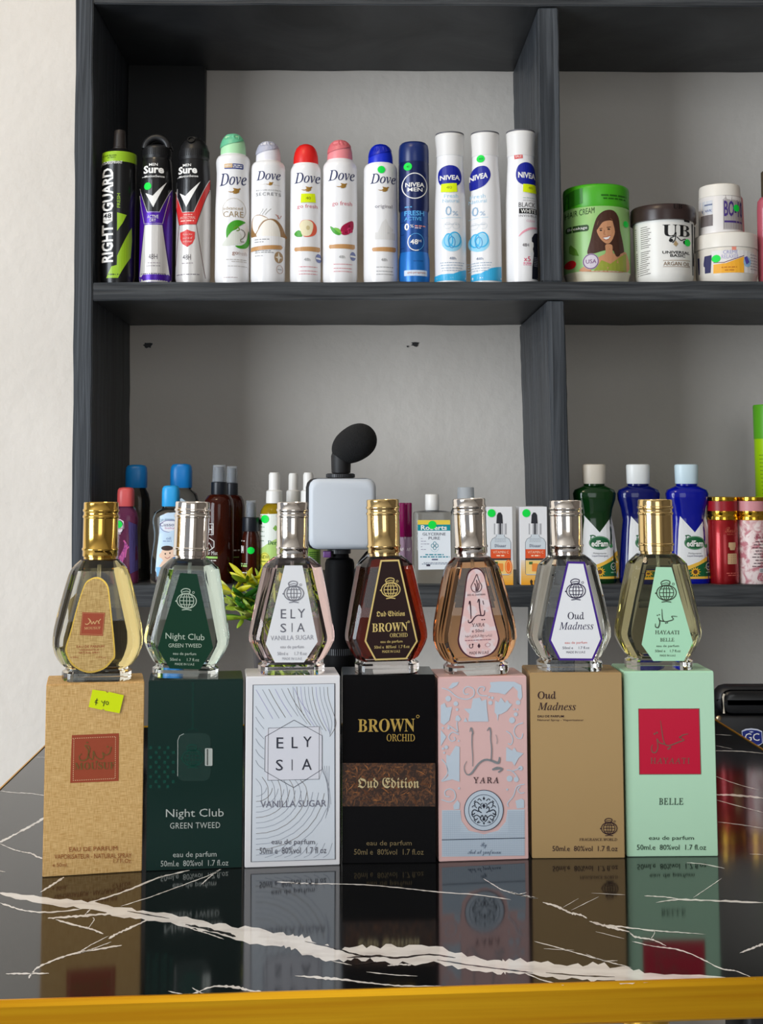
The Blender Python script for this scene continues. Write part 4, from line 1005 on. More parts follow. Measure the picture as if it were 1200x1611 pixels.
P.blob([(192, 1148), (186, 1080), (205, 1020), (250, 980), (310, 964), (376, 978), (350, 1005), (316, 1030), (290, 1060), (250, 1080), (220, 1110)], GRN, 2)
P.blob([(405, 1060), (412, 1130), (408, 1200), (380, 1245), (320, 1254), (278, 1228), (340, 1220), (385, 1170)], GRN, 2)
P.blob([(150, 1230), (180, 1160), (225, 1110), (280, 1075), (330, 1100), (345, 1190), (300, 1215)], PALEC, 1)
P.stroke([(330, 1058), (362, 1072), (372, 1110), (350, 1150), (332, 1160), (335, 1185), (365, 1180)], 6, ink(96, 88, 70), 3, smooth=4); P.stroke([(265, 1060), (295, 1030), (320, 1062), (290, 1075)], 10, ink(110, 140, 40), 3, smooth=3)
P.text('go', 246, 308, 1330, 1290, ink(170, 140, 130), bold=0.015); P.text('fresh', 310, 390, 1322, 1284, ink(196, 180, 176)); P.fine(185, 385, 1365, 8, ink(190, 186, 182)); P.fine(240, 388, 1385, 8, ink(196, 190, 186)); P.fine(205, 390, 1432, 7, ink(190, 186, 182)); P.fine(160, 300, 1548, 6, ink(180, 160, 160))
P.done('label_print', I.o)
# grey-white cap, coconut
I, pr = dome_can(421.5, 27.2, 260, 421.5, 19.6, 256, 223.5, mat('clear_white_cap', (226, 224, 230), 0.35), mat('pale_lilac_cap', (176, 178, 196), 0.35), 'white deodorant can with a pale grey cap and coconut halves')
P = I.pr(*C1c, curved(interp(pr)), 0.02)
dove_text(P, 496, 738, 558, 464, -6); bird(P, 628, 596, 40); P.stroke([(530, 604), (588, 600)], 2, TA); P.stroke([(668, 604), (730, 606)], 2, TA)
GY = ink(150, 150, 150); P.text('NOURISHING', 492, 742, 668, 652, GY, spacing=1.2); P.text('SECRETS', 490, 742, 716, 684, ink(120, 120, 122), spacing=1.15)
COCO = mat('coconut_husk_print', (150, 110, 66), 0.5); CREAM = ink(240, 234, 224)
P.blob([(440, 1130), (438, 1020), (452, 940), (500, 908), (560, 920), (618, 958), (600, 1000), (560, 1060), (540, 1130)], COCO, 1); P.blob([(460, 1060), (450, 980), (470, 925), (520, 915), (575, 935), (610, 958), (580, 1010), (530, 1060), (500, 1110)], CREAM, 2)
P.blob([(500, 1132), (510, 1060), (560, 985), (620, 955), (690, 960), (745, 1010), (775, 1080), (778, 1135)], COCO, 3); P.blob([(505, 1132), (520, 1060), (570, 990), (630, 965), (685, 985), (722, 1040), (735, 1120), (720, 1140)], CREAM, 4); P.ring(620, 1090, 110, 130, 4, ink(190, 170, 146), 5, 24, 190, 345)
for x, d in ((525, 40), (552, 50), (585, 60)): P.stroke([(x, 912), (x + 25, 880), (x + d, 850)], 4, ink(150, 150, 140), 2, smooth=3)
P.stroke([(690, 905), (730, 945), (745, 910)], 6, ink(190, 110, 90), 2); P.stroke([(715, 950), (712, 910)], 6, ink(190, 110, 90), 2)
P.poly([(438, 1132), (775, 1128), (775, 1215), (438, 1235)], ink(238, 236, 236), 6); P.fine(478, 628, 1158, 9, GY, 7); P.fine(478, 570, 1184, 9, GY, 7)
P.poly([(436, 1238), (740, 1215), (756, 1235), (742, 1258), (436, 1278)], BRN, 6)
P.fine(480, 640, 1275, 8, GY, 3); P.fine(480, 670, 1292, 8, GY, 3); P.fine(480, 560, 1325, 7, GY, 3)
P.ell(718, 1342, 42, 58, ink(170, 140, 104), 3); P.blob([(718, 1290), (730, 1332), (752, 1342), (730, 1352), (718, 1394), (708, 1352), (684, 1342), (708, 1332)], CREAM, 4); P.ring(728, 1464, 30, 42, 5, ink(190, 160, 146), 3); P.fine(708, 748, 1460, 8, GY, 3)
P.done('label_print', I.o)
def fruit_can(cx, hw, ysh, caphw, ycap, ytop, cl, cd, label):
    I, pr = dome_can(cx, hw, ysh, cx, caphw, ycap, ytop, cl, cd, label)
    return I, I.pr(*C2, curved(interp(pr)), 0.02)
PK = ink(214, 120, 130)
def tail(P, x0, x1, y, t=PK):
    P.poly([(x0, y), (x1, y - 6), (x1 + 2, y + 20), (x1 - 10, y + 32), (x0 + 4, y + 30), (x0 - 4, y + 16)], BRN, 2)
    cx = (x0 + x1) / 2; P.text('48h', cx - 24, cx + 24, y + 108, y + 84, ink(150, 150, 150))
    for q in (150, 182, 206): P.fine(x0 + 30, x1 - 20, y + q, 5, t, seed=q)
# red cap, apple
I, P = fruit_can(480.8, 24.6, 265, 19.6, 260.5, 228, mat('red_cap', (222, 34, 30), 0.35), None, 'white deodorant can with a red cap and yellow price tag')
dove_text(P, 122, 318, 520, 438, -4); bird(P, 216, 568, 44); P.text('go fresh', 142, 298, 722, 684, PK, lay=3)
P.blob([(120, 910), (150, 885), (175, 900), (180, 935), (140, 935)], GRN, 2); P.blob([(175, 900), (160, 850), (180, 812), (230, 806), (262, 815), (290, 850), (290, 900), (262, 930), (200, 938)], ink(224, 96, 70), 2); P.blob([(172, 900), (162, 850), (180, 815), (225, 808), (262, 830), (262, 880), (240, 925), (190, 930)], ink(236, 226, 190), 3); P.ell(226, 868, 14, 18, ink(206, 190, 140), 4)
tail(P, 124, 316, 1018); P.ell(306, 1098, 22, 34, ink(120, 130, 176), 3); P.rect(286, 1092, 326, 1106, WHITE, 4); P.done('label_print', I.o)
P = again(P); P.poly([(174, 604), (278, 600), (284, 668), (170, 672)], YELLOW, 8); P.text('40', 210, 246, 648, 626, ink(120, 130, 20), lay=10); P.done('price_sticker', I.o)
# pink cap, pomegranate
I, P = fruit_can(534.5, 27.4, 260, 20, 254, 221.5, mat('pink_cap', (236, 140, 146), 0.35), mat('rose_cap', (216, 112, 118), 0.35), 'white deodorant can with a pink cap, standing between red and blue caps')
dove_text(P, 385, 588, 502, 420, -2); bird(P, 488, 545, 44); P.text('go fresh', 414, 568, 706, 664, PK, lay=3)
P.blob([(400, 855), (440, 880), (480, 915), (462, 928), (420, 905)], GRN, 2); P.blob([(430, 870), (470, 880), (488, 920), (455, 900)], ink(120, 186, 70), 3)
P.blob([(478, 900), (490, 860), (530, 830), (572, 812), (580, 850), (570, 890), (540, 918), (500, 926)], ink(170, 26, 70), 2)
rn = random.Random(5)
for i in range(22):
    x, y = rn.uniform(490, 572), rn.uniform(838, 915)
    if y > 900 - (x - 480) * 0.75 and y < 940 - (x - 500) * 0.6: P.ell(x, y, 6, 7, rn.choice((ink(214, 60, 110), ink(130, 14, 50))), 3, 8)
tail(P, 394, 588, 1000); P.ell(574, 1086, 22, 34, ink(120, 130, 176), 3); P.rect(554, 1080, 594, 1094, WHITE, 4); P.done('label_print', I.o)
# blue cap
I, P = fruit_can(598.5, 27, 263, 19.6, 260, 228, mat('blue_cap', (14, 44, 200), 0.35), mat('deep_blue_cap', (8, 32, 170), 0.3), 'white deodorant can with a royal blue cap and plain lettering')
dove_text(P, 712, 908, 525, 448, 0); bird(P, 812, 572, 44); P.text('original', 746, 880, 724, 688, ink(140, 136, 146), lay=3)
LGY = ink(222, 220, 218); P.poly([(770, 905), (800, 830), (830, 800), (850, 850), (890, 880), (870, 912), (810, 915)], LGY, 1); P.rect(745, 905, 905, 960, LGY, 1)
tail(P, 728, 908, 1022, GY); P.done('label_print', I.o); P = again(P); P.dot(796, 418, 29); P.done('green_sticker', I.o)

# -- slim blue can
NVB = mat('navy_can', (16, 32, 84), 0.3, 0.25, coat=0.2); SKY = mat('sky_blue_can', (28, 110, 190), 0.3, 0.25)
I = Item('deodorant_can', 'navy blue deodorant can fading to sky blue at its foot', 'deodorant can', 651, 340, YC, ZU, G1)
MIDB = mat('mid_blue_can', (22, 72, 140), 0.3, 0.25)
_, pr = I.body('can_body', [(23.4, 'b'), (24.4, 441), (24.6, 436), (24.2, 410), (22.6, 400), (22.4, 336), (24, 332), (24, 262), (23.6, 259)], [SKY, SKY, SKY, SKY, MIDB, NVB, NVB, NVB, NVB], smooth=25)
I.body('cap', [(23.4, 259.5), (23.9, 258), (23.8, 238), (22.6, 231), (19.5, 227.5), (10, 226)], mat('navy_cap', (22, 42, 100), 0.3), smooth=50)
P = I.pr(*C2, curved(interp(pr)), 0.02); LBL = ink(90, 170, 226)
P.ring(1056, 540, 96, 98, 7, WHITE, 2, 40); P.text('NIVEA', 984, 1132, 548, 514, WHITE, bold=0.025); P.text('MEN', 1000, 1116, 584, 554, WHITE, bold=0.015)
P.fine(980, 1034, 700, 8, LBL); P.text('FRESH', 978, 1130, 770, 732, LBL, bold=0.02); P.text('ACTIVE', 978, 1110, 808, 780, LBL, bold=0.015); P.text('0', 978, 1014, 884, 828, WHITE, bold=0.03); P.text('%', 1020, 1048, 864, 840, WHITE); P.fine(1056, 1140, 846, 9, ink(230, 150, 140)); P.fine(1056, 1110, 862, 8, ink(220, 200, 210))
P.ring(1066, 975, 62, 66, 7, WHITE, 2, 30, 70, 230); P.ring(1066, 975, 62, 66, 4, LBL, 1, 30, 230, 430); P.text('48', 1022, 1082, 994, 954, WHITE, bold=0.02); P.text('H', 1086, 1106, 976, 956, WHITE)
P.rrect(976, 1196, 1152, 1240, 6, ink(206, 220, 236), 2); P.text('anti-perspirant', 1000, 1140, 1228, 1206, ink(190, 110, 80), lay=4); P.fine(1045, 1120, 1122, 5, MIDB)
for y in (820, 915, 1020): P.stroke([(950, y), (976, y)], 4, NVB, 2); P.stroke([(1150, y), (1168, y)], 4, NVB, 2)
P.done('label_print', I.o); P = again(P); P.dot(1004, 390, 31); P.text('40', 994, 1014, 398, 382, ink(20, 110, 40), lay=9); P.done('green_sticker', I.o)

# -- tall white cans with flared caps
NIV = mat('deep_blue_print', (16, 30, 148), 0.35); AQ = mat('aqua_print', (56, 176, 226), 0.35); PAQ = ink(170, 208, 230)
def flared(cx, hw, ccx, ytop, label, base):
    I = Item('deodorant_can', label, 'deodorant can', cx, 340, YC, ZU, G1)
    _, pr = I.body('can_body', [(hw * .95, 'b'), (hw, 441), (hw, 420), (hw * .995, 360), (hw * .97, 320), (hw * .88, 276), (hw * .84, 258), (hw * .84, 248)], WCAN)
    H = 248 - ytop
    I.cap, _ = I.body('cap', [(hw * .86, 249), (hw * .87, 247), (hw * .86, 240), (hw * .92, ytop + 6), (hw * .93, ytop + 2), (hw * .9, ytop + 0.4)], mat('milky_cap', (228, 226, 224), 0.4), smooth=50)
    I.body('cap_top', [(hw * .9, ytop + 0.5), (hw * .9, ytop - 1.8), (hw * .7, ytop - 2.6)], mat('grey_lid', (92, 92, 98), 0.5))
    return I, pr
def fresh(I, pr, dx, cut):
    P = I.pr(*C3, curved(interp(pr)), 0.02); q = lambda pts: [(x + dx, y) for x, y in pts]
    clip = (lambda x: max(x, cut)) if cut else (lambda x: x)
    pts = [(316, 410), (330, 372), (375, 350), (430, 352), (465, 375), (480, 415), (478, 460), (455, 490), (420, 502), (350, 498), (322, 470)] if not cut else None
    P.blob(q(pts) if pts else [(548, 430), (565, 375), (610, 352), (660, 358), (686, 395), (684, 440), (650, 490), (600, 515), (560, 518), (546, 500)], NIV, 2)
    if not cut: P.text('NIVEA', 328, 468, 455, 420, WHITE, bold=0.03, lay=4)
    else: P.text('NIVEA', 546, 668, 455, 415, WHITE, bold=0.03, lay=4, slope=-14)
    P.text('Fresh', 355 + dx, 455 + dx, 584, 556, PAQ); P.text('Natural', 345 + dx, 462 + dx, 618, 592, PAQ); P.text('0', 364 + dx, 408 + dx, 712, 645, ink(150, 180, 206), bold=0.0); P.text('%', 414 + dx, 454 + dx, 712, 680, ink(150, 180, 206))
    P.stroke(q([(340, 730), (475, 724)]), 3, PAQ); P.fine(360 + dx, 460 + dx, 772, 7, ink(200, 206, 212)); P.ring(380 + dx, 785, 26, 22, 3, ink(206, 214, 220)); P.ring(440 + dx, 785, 26, 22, 3, ink(206, 214, 220))
    P.ell(412 + dx, 905, 72, 66, ink(150, 210, 236), 1); P.ring(430 + dx, 885, 44, 52, 10, AQ, 2); P.ring(386 + dx, 890, 30, 46, 9, AQ, 2); P.ring(410 + dx, 905, 22, 40, 6, ink(80, 150, 200), 3)
    P.text('48h', 392 + dx, 440 + dx, 1030, 1010, ink(90, 110, 140))
    for i, y in enumerate((1048, 1066, 1086, 1104)): P.fine(330 + dx + i * 4, 500 + dx - i * 8, y, 5, ink(150, 170, 190), seed=i)
    P.poly(q([(292, 1178), (292, 1140), (340, 1132), (420, 1130), (470, 1110), (516, 1095), (516, 1178)]) if not cut else [(556, 1178), (556, 1130), (620, 1125), (690, 1090), (770, 1072), (774, 1178)], AQ, 2)
    return P
def nozz(I, px, py):
    P = I.pr(*C3, curved(22 * I.s), 0.02); P.ring(px, py, 17, 24, 5, ink(200, 198, 196), 1); P.ell(px - 2, py, 12, 18, ink(214, 212, 210), 1); P.done('nozzle', I.cap)
I, pr = flared(708, 24.9, 702, 214.5, 'tall white deodorant can with aqua foot, blue badge and yellow tag', 0)
P = fresh(I, pr, 0, None); P.done('label_print', I.o); P = again(P); P.poly([(338, 482), (444, 478), (448, 540), (395, 546), (335, 540)], YELLOW, 8); P.text('40', 372, 410, 520, 500, ink(150, 160, 30), lay=10); P.done('price_sticker', I.o)
I, pr = flared(763.8, 24.6, 758, 213.5, 'tall white deodorant can with aqua foot, blue badge and green dot', 0)
P = fresh(I, pr, 196, 548); P.done('label_print', I.o); P = again(P); P.dot(620, 300, 27); P.text('40', 606, 634, 308, 294, ink(20, 110, 40), lay=9); P.done('green_sticker', I.o)
I, pr = flared(820, 25, 815, 211, 'tall white deodorant can with black silhouette on one side, beside the divider', 0)
P = I.pr(*C3, curved(interp(pr)), 0.02)
P.blob([(872, 410), (890, 350), (940, 326), (990, 338), (1018, 380), (1024, 440), (1016, 488), (930, 490), (885, 465)], NIV, 2); P.text('NIVEA', 888, 1016, 438, 396, WHITE, bold=0.03, lay=4, slope=8)
P.text('BLACK', 890, 1012, 652, 618, ink(60, 56, 60)); P.rect(892, 660, 1026, 698, BLACK, 2); P.text('WHITE', 904, 1018, 694, 666, WHITE, bold=0.015, lay=4); P.text('INVISIBLE', 892, 1022, 722, 706, ink(110, 104, 110), spacing=1.2); P.text('CLEAR', 944, 1012, 758, 742, ink(226, 170, 190)); P.fine(920, 1010, 582, 5, ink(170, 190, 180)); P.fine(920, 1015, 600, 5, ink(190, 190, 190))
P.stroke([(890, 862), (920, 832), (970, 806), (1028, 796)], [3, 14, 16, 12], ink(236, 160, 176), 2, smooth=4)
P.poly([(1034, 828), (1036, 1166), (986, 1166), (988, 1080), (1000, 980), (984, 930), (985, 870), (1005, 838)], ink(26, 28, 40), 2); P.poly([(968, 905), (980, 896), (996, 905), (998, 930), (992, 950), (998, 978), (968, 976), (976, 945)], WHITE, 3)
P.text('48H', 916, 962, 936, 912, ink(80, 70, 76)); P.text('x5', 925, 974, 1042, 1006, ink(216, 40, 90)); P.fine(922, 980, 1050, 8, ink(226, 120, 150)); P.fine(922, 980, 1064, 5, ink(226, 120, 150))
for i in range(6): P.fine(1000, 1034, 1008 + i * 12, 4, ink(150, 150, 160), 4, seed=i)
P.poly([(862, 272), (918, 266), (920, 298), (864, 302)], ink(214, 80, 80), 3); P.text('SALE', 870, 912, 292, 276, WHITE, lay=5)
P.done('label_print', I.o); P = again(P); P.poly([(922, 484), (1012, 486), (1024, 545), (975, 548), (920, 542)], YELLOW, 8); P.text('40', 958, 990, 522, 502, ink(150, 160, 30), lay=10); P.done('price_sticker', I.o)

# ------------------------------------------------------------------ jars on the upper shelf
G2 = 'hair product jars on the upper shelf'
LG = mat('pale_green_jar', (146, 192, 118), 0.35); BG = mat('bright_green_lid', (70, 168, 28), 0.35)
YJ = YF + 0.064 * K
I = Item('cream_jar', 'large green cream jar with a portrait of a long haired woman', 'jar', 938, 375, YJ, ZU, G2)
_, pr = I.body('jar_body', [(46, 'b'), (49, 441), (50.5, 436), (51.5, 434), (52, 380), (51.5, 336), (50, 334)], [mat('cream_plastic', (226, 220, 196), 0.4)] * 3 + [LG] * 4)
I.lid, _ = I.body('lid', [(50.5, 335), (51.2, 333.5), (51.6, 306), (50.6, 302), (48, 300), (30, 299.5)], BG, 64)
P = I.pr(*C4, curved(interp(pr)), 0.04)
HAIR = ink(72, 44, 34); SKIN = ink(198, 142, 104); DKGN = ink(40, 70, 28); SHIRT = ink(150, 158, 60)
P.text('HAIR CREAM', 62, 202, 290, 256, DKGN, bold=0.0, slope=-14); P.rrect(64, 338, 172, 374, 12, DKGN, 1); P.text('Breakage', 72, 164, 366, 346, WHITE, lay=3)
P.blob([(165, 500), (180, 430), (200, 340), (222, 290), (262, 262), (310, 262), (340, 300), (350, 370), (368, 440), (374, 500), (330, 522), (300, 480), (240, 490), (205, 500)], HAIR, 2)
P.blob([(138, 598), (165, 560), (230, 520), (262, 500), (262, 455), (300, 455), (306, 500), (350, 500), (390, 490), (400, 596)], SKIN, 3); P.poly([(200, 598), (240, 540), (290, 560), (345, 520), (388, 494), (392, 598)], SHIRT, 4)
P.blob([(214, 372), (222, 325), (252, 300), (300, 312), (318, 355), (312, 400), (292, 438), (268, 448), (240, 428), (222, 400)], SKIN, 5)
P.blob([(214, 372), (225, 320), (262, 296), (305, 318), (280, 318), (245, 330)], HAIR, 6); P.blob([(300, 310), (322, 350), (330, 440), (350, 500), (322, 515), (300, 440), (316, 380)], HAIR, 6)
P.stroke([(228, 366), (244, 362)], 4, ink(70, 44, 34), 7); P.stroke([(268, 358), (292, 354)], 4, ink(70, 44, 34), 7); P.ell(236, 374, 7, 4, BLACK, 7, 10); P.ell(280, 367, 8, 4, BLACK, 7, 10); P.stroke([(256, 372), (252, 396), (262, 398)], 3, ink(160, 104, 74), 7); P.poly([(248, 416), (266, 412), (290, 404), (278, 422), (262, 426)], WHITE, 7); P.stroke([(246, 414), (268, 411), (292, 402)], 3, ink(170, 80, 70), 8); P.stroke([(250, 420), (264, 428), (282, 422)], 3, ink(170, 80, 70), 8)
P.ell(184, 545, 42, 44, ink(206, 196, 206), 5); P.ring(184, 545, 38, 40, 5, ink(110, 70, 120), 6); P.text('USA', 158, 212, 556, 534, ink(110, 50, 110), lay=8)
P.ell(86, 552, 24, 24, ink(196, 30, 36), 3); P.poly([(62, 470), (85, 440), (110, 470), (124, 508), (95, 500)], ink(90, 140, 50), 2)
P.fine(240, 390, 173 - 0, 6, ink(30, 90, 20)) if False else None
P.done('label_print', I.o)
P = again(P); P.dot(388, 328, 18); P.done('green_sticker', I.o)
Q = I.pr(*C4, curved(51.7 * I.s), 0.04); DL = ink(36, 100, 18); Q.fine(238, 392, 172, 9, DL, seed=2); Q.fine(250, 392, 190, 8, DL, seed=3); Q.poly([(58, 235), (62, 150), (100, 135), (140, 130), (140, 215)], mat('deep_green_print_b', (44, 120, 24), 0.35), 0); Q.done('lid_print', I.lid)
# white jar with dark lid
I = Item('cream_jar', 'white cream jar with a dark brown lid and black lettering', 'jar', 1043.5, 385, YF + 0.058 * K, ZU, G2)
_, pr = I.body('jar_body', [(41, 'b'), (44.4, 441), (45, 437), (47, 360), (47, 354)], mat('white_jar', (230, 228, 222), 0.35))
I.lid, _ = I.body('lid', [(47, 355), (50.6, 354.5), (50.8, 340), (50, 333), (48, 330.5), (30, 329.5)], mat('dark_brown_lid', (52, 38, 36), 0.3), 64)
P = I.pr(*C4, curved(interp(pr)), 0.04)
for i in range(24): P.stroke([(462 + i * 0.6, 345 + i * 11.5), (510 + (i * 13) % 20, 341 + i * 11.4)], 3.4, ink(110, 106, 100), 2) if i != 11 else None
P.poly([(762, 322), (806, 322), (800, 606), (772, 610)], BLACK, 2); P.poly([(708, 306), (748, 306), (746, 320), (710, 318)], BLACK, 2)
P.text('UB', 585, 748, 404, 338, BLACK, 'serif')
for a in ([(660, 380), (655, 420), (640, 440)], [(655, 400), (625, 415)], [(665, 405), (690, 425), (715, 415), (735, 430)]): P.stroke(a, 5, BLACK, 3, smooth=3)
P.poly([(658, 425), (672, 445), (660, 460), (645, 448)], ink(176, 150, 110), 4); P.ell(632, 426, 12, 10, BLACK, 3, 12); P.ell(716, 434, 13, 11, BLACK, 3, 12)
P.text('UNIVERSAL', 586, 748, 500, 484, BLACK, bold=0.02); P.text('BASIC', 628, 718, 518, 502, BLACK, bold=0.02); P.text('ARGAN OIL', 592, 750, 566, 544, ink(120, 92, 60), bold=0.005); P.stroke([(590, 538), (752, 534)], 2.5, ink(150, 120, 90)); P.stroke([(590, 572), (752, 570)], 2.5, ink(150, 120, 90))
P.done('label_print', I.o); P = again(P); P.dot(732, 434, 20); P.done('green_sticker', I.o)
Q = I.pr(*C4, curved(50.7 * I.s), 0.04); Q.text('UB', 640, 694, 252, 226, ink(24, 18, 18), 'serif'); Q.done('lid_print', I.lid)
# low jar
YL = YF + 0.060 * K
I = Item('cream_jar', 'low wide white jar with an orange label and green dot, under a smaller jar', 'jar', 1142, 410, YL, ZU, G2)
_, pr = I.body('jar_body', [(43, 'b'), (46, 440), (47, 436), (47, 398), (46, 396)], mat('translucent_white_jar', (222, 216, 206), 0.3))
I.body('lid', [(46.5, 397), (48, 396), (48, 378), (47, 374.5), (44, 373)], mat('white_lid', (232, 226, 216), 0.35), 64)
P = I.pr(*C4, curved(interp(pr)), 0.04)
P.poly([(870, 480), (1060, 480), (1140, 500), (1140, 605), (880, 606)], ink(228, 224, 222), 1); P.poly([(880, 555), (940, 552), (1000, 530), (1040, 515), (1042, 606), (880, 606)], ink(240, 172, 50), 2); P.stroke([(880, 545), (930, 548), (1000, 525), (1042, 510)], 4, ink(110, 60, 60), 3)
P.text('CREME', 926, 1004, 500, 480, ink(150, 150, 200), lay=3); P.text('RELAXER', 918, 1010, 526, 504, ink(170, 165, 205), lay=3); P.rect(972, 428, 996, 480, ink(226, 140, 120), 3)
P.ell(1062, 545, 24, 28, ink(150, 190, 224), 3); P.poly([(1042, 520), (1060, 512), (1075, 545), (1055, 560)], ink(90, 80, 170), 4); P.poly([(820, 505), (872, 500), (868, 600), (824, 600)], ink(60, 60, 96), 1); P.fine(918, 1000, 572, 6, ink(196, 120, 30), 4); P.fine(935, 985, 588, 6, ink(196, 120, 30), 4)
for i in range(6): P.fine(1082, 1138, 500 + i * 16, 5, ink(170, 165, 170), 3, seed=i)
P.done('label_print', I.o); P = again(P); P.dot(893, 524, 21); P.done('green_sticker', I.o)
zl = I.z(373)
# small jar on top
I = Item('cream_jar', 'small white jar with purple lettering, stacked on the low orange labelled jar', 'jar', 1132.5, 340, YL, ZU + zl + 0.0003, G2)
_, pr = I.body('jar_body', [(29, 'b'), (33, 376.5), (33.4, 374), (32.4, 316), (31, 314)], mat('white_jar_b', (226, 222, 220), 0.35))
I.body('lid', [(31.4, 315), (32.2, 314), (31.4, 299), (30.4, 296), (27, 294.5)], mat('white_lid', (232, 226, 216), 0.35), 56)
P = I.pr(*C4, curved(interp(pr)), 0.03)
PURJ = ink(70, 50, 120); P.poly([(936, 150), (1062, 140), (1066, 352), (938, 356)], ink(178, 172, 172), 1)
for i in range(12): P.stroke([(944 + i * 10.5, 152), (944 + i * 10.5, 350)], 4, ink(150, 142, 142), 2)
P.text('BO-10', 942, 1062, 282, 192, PURJ, bold=0.02, lay=4); P.rect(944, 305, 1058, 316, PURJ, 3); P.rect(836, 186, 884, 262, ink(206, 208, 214), 1); P.text('1 WK', 842, 882, 250, 236, ink(70, 90, 150), lay=3); P.fine(850, 884, 205, 8, ink(110, 120, 150), 3); P.rect(838, 266, 886, 330, ink(120, 112, 112), 2)
P.poly([(1066, 140), (1080, 160), (1090, 350), (1070, 356)], ink(190, 130, 130), 2)
P.done('label_print', I.o); P = again(P); P.dot(1017, 232, 20); P.done('green_sticker', I.o)
# pink bottle at the end
I = Item('lotion_bottle', 'rose pink bottle with a brown cap beyond the stacked jars', 'bottle', 1213, 375, YF + 0.05 * K, ZU)
I.body('bottle_body', [(20, 'b'), (22, 438), (21, 330), (20, 318), (16, 312), (11, 310)], mat('rose_liquid_plastic', (176, 84, 98), 0.25, coat=0.3), ratio=0.7)
I.body('cap', [(13, 311), (13.4, 308), (13, 272), (11, 270)], mat('olive_brown_cap', (72, 62, 48), 0.4))
# ------------------------------------------------------------------ bottles on the lower shelf
G3 = 'baby oil bottles on the lower shelf'
CLEARP = mat('clear_plastic_oil', (240, 244, 244), 0.03, 0, 1.0, 1.30)
BLUECAP = mat('blue_flip_cap', (20, 128, 206), 0.35); LBLUECAP = mat('light_blue_flip_cap', (42, 160, 226), 0.35); REDCAP = mat('coral_red_cap', (206, 84, 84), 0.35)
def flipcap(I, hw, y0, y1, m, dx=0, ratio=0.8):
    I.body('flip_cap', [(hw * .96, y0 + 1), (hw, y0), (hw * 1.0, y1 + (y0 - y1) * .35), (hw * .95, y1 + (y0 - y1) * .14), (hw * .8, y1 + 1.2), (hw * .4, y1)], m, 40, ratio, 2.6, 50, dx)
def oil(label, cx, hw, ycap0, ycap1, caphw, m, capm, Y, capdx=0, ybody=None):
    I = Item('baby_oil_bottle', label, 'bottle', cx, 850, Y, ZL, G3)
    y = ycap0
    _, pr = I.body('bottle_body', [(hw * .9, 'b'), (hw * .97, 918), (hw, 912), (hw * .98, 880), (hw * .86, 852), (hw * .84, 838), (hw * .92, 822), (hw * .93, y + 22), (hw * .82, y + 10), (caphw * .95, y + 4), (caphw * .86, y - 1)], m, 44, 0.62, 2.4, 50)
    flipcap(I, caphw, ycap0, ycap1, capm, capdx)
    return I, I.pr(*C5, curved(interp(pr), 0.62, 0, 2.4), 0.02)
BABYL = ink(206, 226, 244); PALEB = mat('pale_blue_label', (196, 220, 240), 0.4)
DARKOIL = mat('smoky_clear_oil', (150, 140, 128), 0.05, 0, 1.0, 1.25)
I, P = oil('tall blue capped oil bottle with a white edged label, behind the red capped one', 213, 24, 767, 731.5, 17, DARKOIL, BLUECAP, YF + 0.105 * K)
P.poly([(176, 300), (215, 290), (240, 330), (246, 420), (240, 520), (250, 640), (248, 690), (200, 700)], ink(120, 150, 176), 1); P.poly([(176, 310), (215, 300), (232, 330), (236, 420), (230, 520), (238, 640), (236, 690), (200, 694)], ink(56, 120, 164), 2)
P.done('label', I.o); P = again(P); P.dot(207, 312, 24); P.done('green_sticker', I.o)
PINKOIL = mat('magenta_bottle', (140, 66, 106), 0.15, 0, 0.6, 1.3)
I, P = oil('small magenta oil bottle with a coral red cap and green dot', 197, 22, 796, 767, 13.4, PINKOIL, REDCAP, YF + 0.04 * K)
P.poly([(120, 430), (128, 395), (150, 388), (170, 400), (172, 440), (150, 475), (130, 470)], ink(226, 214, 220), 2); P.ring(146, 432, 22, 36, 4, ink(60, 30, 60), 3); P.text('Cussons', 118, 168, 446, 432, ink(90, 50, 90), lay=4)
for i in range(7): P.stroke([(130 + i * 8, 690 - i * 14), (150 + i * 6, 600 - i * 10), (200 - i * 5, 545 - i * 6)], 8, (ink(196, 90, 150), ink(120, 50, 120))[i % 2], 1, smooth=3)
P.poly([(196, 400), (240, 420), (244, 560), (246, 680), (205, 700)], ink(70, 60, 110), 1)
P.done('label', I.o); P = again(P); P.dot(142, 418, 21); P.done('green_sticker', I.o)
I, P = oil('tall blue capped clear oil bottle behind the light blue capped one', 284, 30, 767, 730, 17.2, CLEARP, BLUECAP, YF + 0.110 * K)
P.poly([(470, 290), (500, 268), (530, 290), (540, 420), (530, 560), (545, 690), (460, 690)], PALEB, 1); P.done('label', I.o)
I, P = oil('clear oil bottle with a light blue cap and baby drawing on its label', 268, 31, 796, 764, 14, CLEARP, LBLUECAP, YF + 0.040 * K)
P.poly([(378, 370), (420, 352), (462, 350), (500, 370), (512, 430), (505, 520), (512, 640), (505, 712), (372, 712), (352, 680), (362, 560), (374, 470)], PALEB, 1)
P.poly([(378, 410), (400, 395), (440, 398), (460, 396), (490, 405), (485, 440), (440, 462), (400, 452)], ink(232, 236, 244), 2); P.ring(436, 428, 56, 34, 3, ink(120, 110, 170), 3); P.text('Cussons', 378, 488, 428, 408, ink(50, 50, 110), lay=4); P.text('baby', 408, 462, 446, 432, ink(196, 130, 170), lay=4); P.text('oil', 414, 440, 504, 488, ink(120, 140, 180), lay=4); P.fine(396, 444, 510, 5, ink(130, 150, 190), 4)
